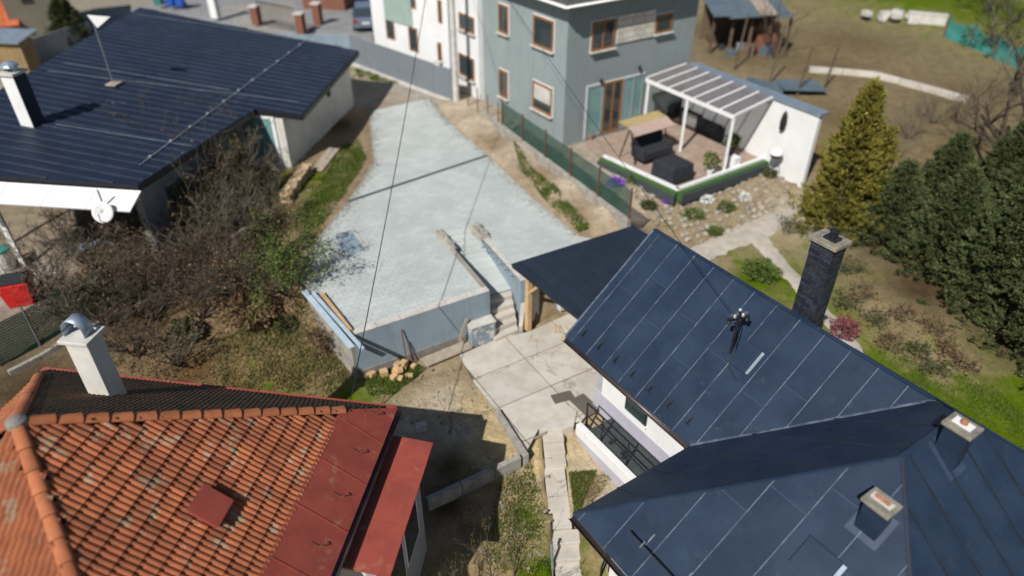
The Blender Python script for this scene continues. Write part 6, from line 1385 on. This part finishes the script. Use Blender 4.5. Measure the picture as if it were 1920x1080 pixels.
WH = ['beside the satellite dish','behind the satellite dish','in front of the grey plaster wall','above the concrete kerb','below the grey plaster wall','left of the kerb middle','on the kerb line','right of the kerb','at the top end of the kerb','beside the zinc chimney cowl','right of the zinc chimney cowl','behind the green net fence','in the dark centre of the thicket','at the right side of the thicket','at the foot of the thicket','left of the zinc chimney cowl','near the red bin','against the grey plaster wall near the door','under the dark ribbed eave','between thicket and yard edge','behind the red house chimney','above the mossy red eave','on the brown grass near the yard wall','at the corner of the white terrace canopy','overhanging the dark ribbed roof edge','in the upper middle of the thicket','just below the satellite dish','in the middle of the thicket','between the dish and the green net fence','in the shade right of the thicket centre','at the lower middle of the thicket','below the white house door','just above the zinc chimney cowl','at the lower right edge of the thicket','on the lower side of the kerb']
for k, ((u,v,h_), wh) in enumerate(zip(SHR, WH)):
    p = P(u,v,.4+.6*(v < 420)); bare_shrub('bare_shrub', '%s bare shrub %s' % (ADJ[k % 8], wh), 'shrub', p.x, p.y, h_*1.45, 11, 4, .034, .55, (m_twig, m_twig2)[k % 2], 'bare shrubs in the left garden', up=.5, leafm=m_bush if k % 3 == 0 else None, nleaf=350, ls=.06, rmin=.008)
for k,(u,v,r_,h_,m_,n_,lb) in enumerate(((478,420,.42,2.6,m_leafd,1500,'slim evergreen shrub near the grey plaster wall'),(520,545,.45,2.2,m_leafd,1200,'yellow-green evergreen at the right of the thicket'),(350,630,.42,.7,m_leafd,900,'low bright green bush in the dark thicket'),(540,610,.35,.5,m_leafd,500,'small green bush on the brown grass'),(480,600,.9,1.0,m_bush,1500,'mound of dry brown leaves beside the thicket'),(425,545,.6,1.0,m_leafd,700,'dark green shrub in the heart of the thicket'))):
    p = P(u,v,.4); green_bush('evergreen_shrub', lb, 'shrub', p.x, p.y, r_, h_, m_, n_, .08, 'green shrubs of the left garden')
# leafy bush at the yard edge, brown dry bush by the side wall
p = P(563,520,ZY); bare_shrub('leafing_shrub', 'shrub with fresh leaves leaning over the yard edge', 'shrub', p.x-.22, p.y-.35, 3.7, 8, 4, .026, .42, m_twig, leafm=m_leaf, nleaf=3800, ls=.055, up=.68, z=.15)
p = P(612,640,.4); bare_shrub('dry_shrub', 'dry brown shrub against the side wall of the yard', 'shrub', p.x, p.y, 1.5, 7, 4, .016, .5, m_twig, leafm=m_bush, nleaf=700, ls=.05, z=.05)
p = P(640,560,1.6); bare_shrub('bare_shrub', 'thin bare shrub poking over the blue boards', 'shrub', p.x-.55, p.y-.7, 2.0, 5, 4, .014, .5, m_twig, z=.1)
# woodpile and planks by the left house
wpile = P(556,345,ZY); wt = thing('woodpile', 'stack of split firewood at the corner of the low white house', 'woodpile', tuple(z3(wpile,1.5)))
wa_, wb_ = P(534,378,1.55), P(578,322,1.6); wdv = (wb_-wa_).normalized(); wnv = Vector((wdv.y,-wdv.x,0))
for i in range(17):
    for j in range(3):
        c_ = wa_.lerp(wb_, (i+.5+.4*random.random())/17); r_ = random.uniform(.06,.085); z_ = H(c_.x,c_.y)+.06+.13*j
        obj('log', MB().tube([z3(c_,z_)-wnv*.2, z3(c_,z_)+wnv*random.uniform(.15,.26)], r_, 6), m_wood if random.random() < .7 else m_board, wt)
for k,(u0,v0,u1,v1,lb) in enumerate(((590,316,622,276,'pale plank beside the low white house'),(599,318,632,278,'second pale plank lying right of the first'))):
    a_, b_ = P(u0,v0,1.7), P(u1,v1,1.7); tag(obj('plank', MB().beam(z3(a_,H(a_.x,a_.y)+.08), z3(b_,H(b_.x,b_.y)+.08), .24,.05), m_board, bevel=.004), lb, 'plank', 'planks beside the low white house')
# bare fruit tree at the bottom and a small one in the pale dirt
bare_shrub('fruit_tree', 'budding bare fruit tree at the bottom beside the annex', 'tree', -.75, 8.0, 3.4, 6, 4, .035, .42, m_twig2, up=.66, leafm=m_grass, nleaf=500, ls=.025)
p = P(842,810,0); bare_shrub('sapling', 'thin bare sapling in the shadow of the red house', 'tree', p.x, p.y, 1.5, 3, 3, .014, .45, m_twig2, up=.7)

# ================================================================== street side at the top
ribbon('street', [P(120,60,1.6),P(230,30,1.6),P(420,-10,1.7),P(620,-20,1.8)], [5,5.5,6,6], m_asph, .04)
dv = thing('forecourt', None, None, (0,0,0)); dv['kind'] = 'structure'
obj('forecourt_paving', MB().prism([xy(P(u,v,1.7)) for u,v in ((560,55),(640,62),(700,75),(700,-40),(540,-40))], 1.2, 1.80), m_asph, dv)
oh = thing('orange_roof_house', 'beige house with orange tile roof in the top left corner', 'house', tuple(P(60,95,1.4)))
oa, ob2 = P(38,92,1.4), P(125,82,1.4); od = (ob2-oa).normalized(); on_ = Vector((-od.y,od.x,0))
obj('wall', MB().prism([xy(oa),xy(ob2),xy(ob2+on_*7),xy(oa+on_*7)], .8, 6.2), m_beige, oh); oc_ = oa-od*6; obj('wall', MB().prism([xy(oa-od*.01),xy(oc_),xy(oc_+on_*7),xy(oa-od*.01+on_*7)], .8, 3.0), m_shadew, oh)
for i in range(8):
    a_ = oc_.lerp(oa, i/8+.002)-on_*.45+od*.5; b_ = oc_.lerp(oa, (i+1)/8-.002)-on_*.45+od*.5; obj('roof_strip', MB().slab([z3(a_,2.9), z3(b_,2.9), z3(b_+on_*4,4.9), z3(a_+on_*4,4.9)], .12), m_orange, oh)
c_ = z3(oa.lerp(ob2,.5),4.4)-on_*.03; wn_ = obj('window', MB().box(c_, .6,.06,.8, od), m_boarddk, oh); ORG[wn_.name] = ORG[oh.name]; obj('pane', MB().box(c_-on_*.04, .45,.02,.65, od), m_glass, wn_)
obj('downpipe', MB().tube([z3(ob2,1.2)-on_*.1, z3(ob2,6.1)-on_*.1], .06, 6), m_redsh, oh)
p = P(140,88,1.5); t = conifer(p.x, p.y, CM[2], .8, 1.0, 'dark evergreen tree beside the beige house', 4.2, 'evergreen_tree')
hs0 = P(45,138,1.4); hut = thing('hutch', 'small wooden hutch with grey sheet roof beside the dark ribbed roof', 'hutch', tuple(hs0))
for i in range(6):
    obj('wall_plank', MB().box(z3(hs0,2.3)+dirv(-8)*(-.75+.3*i), .28,1.0,2.0, dirv(-8)), m_shed, hut)
obj('roof', MB().slab([z3(hs0,3.35)+dirv(-8)*1.1-dirv(82)*.8, z3(hs0,3.35)-dirv(-8)*1.1-dirv(82)*.8, z3(hs0,3.65)-dirv(-8)*1.1+dirv(82)*.9, z3(hs0,3.65)+dirv(-8)*1.1+dirv(82)*.9], .07), m_zinc, hut)
fg = thing('grey_fence', 'grey board fence behind the dark ribbed roof', 'fence', tuple(P(150,100,1.4)))
fa, fb = P(70,125,1.4), P(180,85,1.4)
for i in range(9): p, q = fa.lerp(fb, i/9+.002), fa.lerp(fb, (i+1)/9-.002); obj('board_panel' if False else 'fence_board', MB().beam(z3(p,2.1), z3(q,2.1), .05,1.6), m_shadew, fg)
def wheelie(u, v, m_, lb):
    p = P(u,v,1.7); t = thing('wheelie_bin', lb, 'bin', tuple(z3(p,1.7))); mb = MB()
    for z_, s_ in ((.06,.8),(1.0,1.0)):
        for i,j in ((-1,-1),(1,-1),(1,1),(-1,1)): mb.v.append((p.x+i*.3*s_, p.y+j*.35*s_, 1.7+z_))
    mb.f += [(3,2,1,0),(4,5,6,7)]+[(k,(k+1)%4,(k+1)%4+4,k+4) for k in range(4)]; obj('bin_body', mb, m_, t, bevel=.02); obj('bin_lid', MB().box((p.x,p.y,2.74), .64,.74,.07), m_, t, bevel=.02)
    for s_ in (-.25,.25): obj('wheel', MB().tube([(p.x+s_-.03,p.y+.33,1.8),(p.x+s_+.03,p.y+.33,1.8)], .1, 12), m_tyre, t)
wheelie(322,12,m_bluepl,'blue wheelie bin on the street, left of the other blue bin'); wheelie(340,12,m_bluepl,'blue wheelie bin on the street, right of the other blue bin'); wheelie(300,10,m_teal,'teal wheelie bin on the street')
gtp = thing('gate_fence', 'dark metal bar fence between brick pillars on the street', 'fence', tuple(P(520,50,1.8)))
ga, gb3 = P(488,44,1.8), P(556,58,1.8); ga, gb3 = z3(ga,1.8), z3(gb3,1.8)
for i in range(13): p = ga.lerp(gb3, i/12); obj('bar', MB().beam(p, p+UP*1.5, .05,.03), m_black, gtp)
for z_ in (.2,1.4): obj('rail', MB().beam(ga+UP*z_, gb3+UP*z_, .05,.05), m_black, gtp)
for k,(u,v,m_,h_,lb) in enumerate(((482,42,m_brickr,1.1,'red brick pillar at the left end of the bar fence'),(566,60,m_brickr,1.2,'red brick pillar at the right end of the bar fence'),(598,46,m_brickr,1.4,'red brick pillar nearest the parked car'),(405,30,m_white,2.2,'white gate pillar on the street'))):
    p = P(u,v,1.8); t = thing('gate_pillar', lb, 'pillar', tuple(z3(p,1.7))); obj('shaft', MB().box(z3(p,1.7+h_/2), .5,.5,h_, dirv(-12)), m_, t, bevel=.01); obj('pillar_cap', MB().box(z3(p,1.72+h_+.04), .62,.62,.09, dirv(-12)), m_coping, t)
bs = thing('brick_shed', 'low red brick shed with dark roof at the top centre', 'shed', tuple(P(590,20,1.8))); p = z3(P(640,12,1.8),1.8)
obj('wall', MB().box(p+UP*1.1+dirv(168)*.8, 3.2,2.4,2.4, dirv(-12)), m_brickr, bs); obj('roof', MB().box(p+UP*2.36+dirv(168)*.8, 3.6,2.9,.12, dirv(-12)), m_groof, bs)
# parked car, seen from behind and above
cp_ = z3(P(688,62,1.8),1.80); cf = dirv(100); cs = dirv(10); car = thing('parked_car', 'silver-blue hatchback parked beside the white house', 'car', tuple(cp_))
def cpt(x_, y_, z_): return cp_ + cs*x_ + cf*y_ + UP*z_
sect = [(-.0,.35,.75,.62),(.05,.3,.95,.80),(.6,.28,1.0,.86),(1.6,.28,1.0,.86),(2.9,.28,.95,.86),(3.7,.3,.8,.85),(4.05,.4,.62,.75)]
mb = MB()
for y_, zl_, zh, hw in sect:
    for x_, z_ in ((-hw*.95,zl_),(-hw,zl_+.25),(-hw*.97,zh),(hw*.97,zh),(hw,zl_+.25),(hw*.95,zl_)): mb.v.append(tuple(cpt(x_,y_,z_)))
for i in range(len(sect)-1):
    for k in range(6): a_ = i*6+k; b_ = i*6+(k+1)%6; mb.f.append((a_,b_,b_+6,a_+6))
mb.f += [(5,4,3,2,1,0), tuple(36+k for k in range(6))]; obj('body', mb, m_car, car, bevel=.04)
mb = MB()
for y_, z_, hw in ((.12,.98,.76),(.5,1.45,.62),(2.0,1.5,.62),(2.95,.98,.74)): 
    for s_ in (-1,1): mb.v.append(tuple(cpt(hw*s_,y_,z_)))
mb.f += [(0,2,3,1),(2,4,5,3),(4,6,7,5),(0,6,4,2),(1,3,5,7)]; cb2 = obj('cabin', mb, m_glass, car); ORG[cb2.name] = ORG[car.name]
obj('roof_panel', MB().slab([cpt(-.6,.5,1.47),cpt(.6,.5,1.47),cpt(.6,2.0,1.52),cpt(-.6,2.0,1.52)], .03), m_car, cb2, bevel=.01)
for s_ in (-1,1):
    obj('tail_lamp', MB().box(cpt(.68*s_,.0,.78), .22,.12,.2, cs), m_lampred, car, bevel=.02)
    for y_ in (.75,3.2):
        wh_ = obj('wheel', MB().tube([cpt(.66*s_,y_,.31),cpt(.86*s_,y_,.31)], .31, 18), m_tyre, car); ORG[wh_.name] = ORG[car.name]; obj('rim', MB().tube([cpt(.86*s_,y_,.31),cpt(.875*s_,y_,.31)], .2, 14), m_steel, wh_)
obj('number_plate', MB().box(cpt(0,-.02,.62), .5,.02,.11, cs), m_white, car)
# ================================================================== grass tufts and small debris
def tufts(polys, n, h_, mat, name, lb, zf=None):
    Vs = []
    for poly in polys:
        x0, x1 = min(p[0] for p in poly), max(p[0] for p in poly); y0, y1 = min(p[1] for p in poly), max(p[1] for p in poly); C = []
        cl = [(random.uniform(x0,x1), random.uniform(y0,y1)) for _ in range(max(6,n//60))]
        while len(C) < n:
            c = random.choice(cl); q = (c[0]+random.gauss(0,.16), c[1]+random.gauss(0,.16))
            if inside(q, poly): C.append(q)
            elif random.random() < .02: cl.append((random.uniform(x0,x1), random.uniform(y0,y1)))
        C = np.array(C); W = np.concatenate([idw(C[i:i+2000,0], C[i:i+2000,1]) for i in range(0,len(C),2000)]); z = W@CPz
        Vs.append(leaves(np.stack([C[:,0],C[:,1],z+.01],1), h_, None, 1.2, .5, 5))
    o = tri_mesh(name, np.concatenate(Vs), mat); tag(o, lb, 'grass', kind='stuff')
PX = lambda z, *uv: [xy(P(u,v,z)) for u,v in uv]
tufts([PX(1.6,(560,395),(600,340),(640,280),(672,262),(688,300),(655,350),(615,410),(575,440))], 9000, .075, m_grass, 'verge_grass', 'patchy green grass on the verge left of the paved yard')
tufts([PX(1.9,(960,262),(1000,310),(1060,365),(1110,415),(1085,418),(1030,372),(975,310))], 2600, .08, m_grass, 'bank_grass', 'green weeds growing along the dirt bank right of the yard')
tufts([PX(0,(680,700),(760,680),(800,690),(740,740),(690,745)), PX(-.8,(940,900),(985,870),(1020,960),(1030,1070),(900,1070),(930,960)), PX(-.6,(1065,895),(1120,890),(1100,930),(1080,980))], 3600, .06, m_grass, 'courtyard_grass', 'short green grass patches around the courtyard and lower garden')
tufts([PX(-.8,(880,900),(1000,890),(1020,1070),(830,1075)), PX(-.6,(1065,895),(1150,900),(1100,960),(1080,990)), PX(.05,(380,660),(640,610),(660,740),(400,735)), PX(1.6,(540,400),(650,260),(690,300),(575,440))], 2200, .055, m_dry, 'dry_grass', 'thin straw-coloured dry grass over the bare soil')
tufts([PX(.05,(1600,640),(1720,690),(1860,730),(1920,780),(1920,860),(1760,760))], 5000, .05, m_grass, 'lawn_grass', 'mown green lawn to the right of the navy house')
tufts([PX(.05,(400,650),(560,600),(640,640),(655,735),(420,735))], 7000, .08, m_olive, 'garden_grass', 'olive rough grass between the yard wall and the red tile eave')
tufts([PX(1.6,(665,128),(770,148),(740,160),(672,145))], 1800, .08, m_grass, 'drive_grass', 'green grass strip along the grey panel wall')
pb_ = MB()
for k in range(520):
    u, v, z_ = random.choice(((random.uniform(690,920),random.uniform(690,800),0),(random.uniform(900,1030),random.uniform(880,1060),-.8),(random.uniform(830,1090),random.uniform(190,420),1.8),(random.uniform(560,700),random.uniform(240,420),1.6),(random.uniform(690,860),random.uniform(150,200),1.65)))
    p = P(u,v,z_)
    if inside(xy(p), yard_poly) or inside(xy(p), cy): continue
    r_ = random.uniform(.012,.045); pb_.box((p.x,p.y,H(p.x,p.y)+r_*.3), r_*2,r_*1.4,r_, dirv(random.random()*180), None, Vector((random.gauss(0,.2),random.gauss(0,.2),1)).normalized() if False else None)
tag(obj('loose_stones', pb_, m_rock), 'small loose stones and crumbs scattered on the bare soil', 'stones', kind='stuff')
fl = []
for line, n_ in ((yl, 1500), (yr, 1300)):
    for k in range(n_):
        i = random.randrange(len(line)-1); q = line[i].lerp(line[i+1], random.random()); e_ = abs(random.gauss(0,.22)); s_ = 1 if line is yl else -1
        fl.append((q.x+s_*e_, q.y+random.gauss(0,.1), ZY+.012))
fl = [q for q in fl if inside(q[:2], yard_poly)]
tag(tri_mesh('edge_soil', leaves(np.array(fl), .03, None, .1, .9, 1.3), m_crumb), 'soil crumbs and dead leaves along the edges of the paved yard', 'soil', kind='stuff')
# fallen leaves and debris under the shrubs
Cq = np.array([xy(P(random.uniform(150,620),random.uniform(430,730),.3)) for _ in range(7000)]); W = np.concatenate([idw(Cq[i:i+2000,0],Cq[i:i+2000,1]) for i in range(0,len(Cq),2000)])
tag(tri_mesh('leaf_litter', leaves(np.stack([Cq[:,0],Cq[:,1],W@CPz+.015],1), .05, None, .1, .8, 1.5), m_bush), 'brown fallen leaves under the bare shrubs', 'leaf litter', kind='stuff')
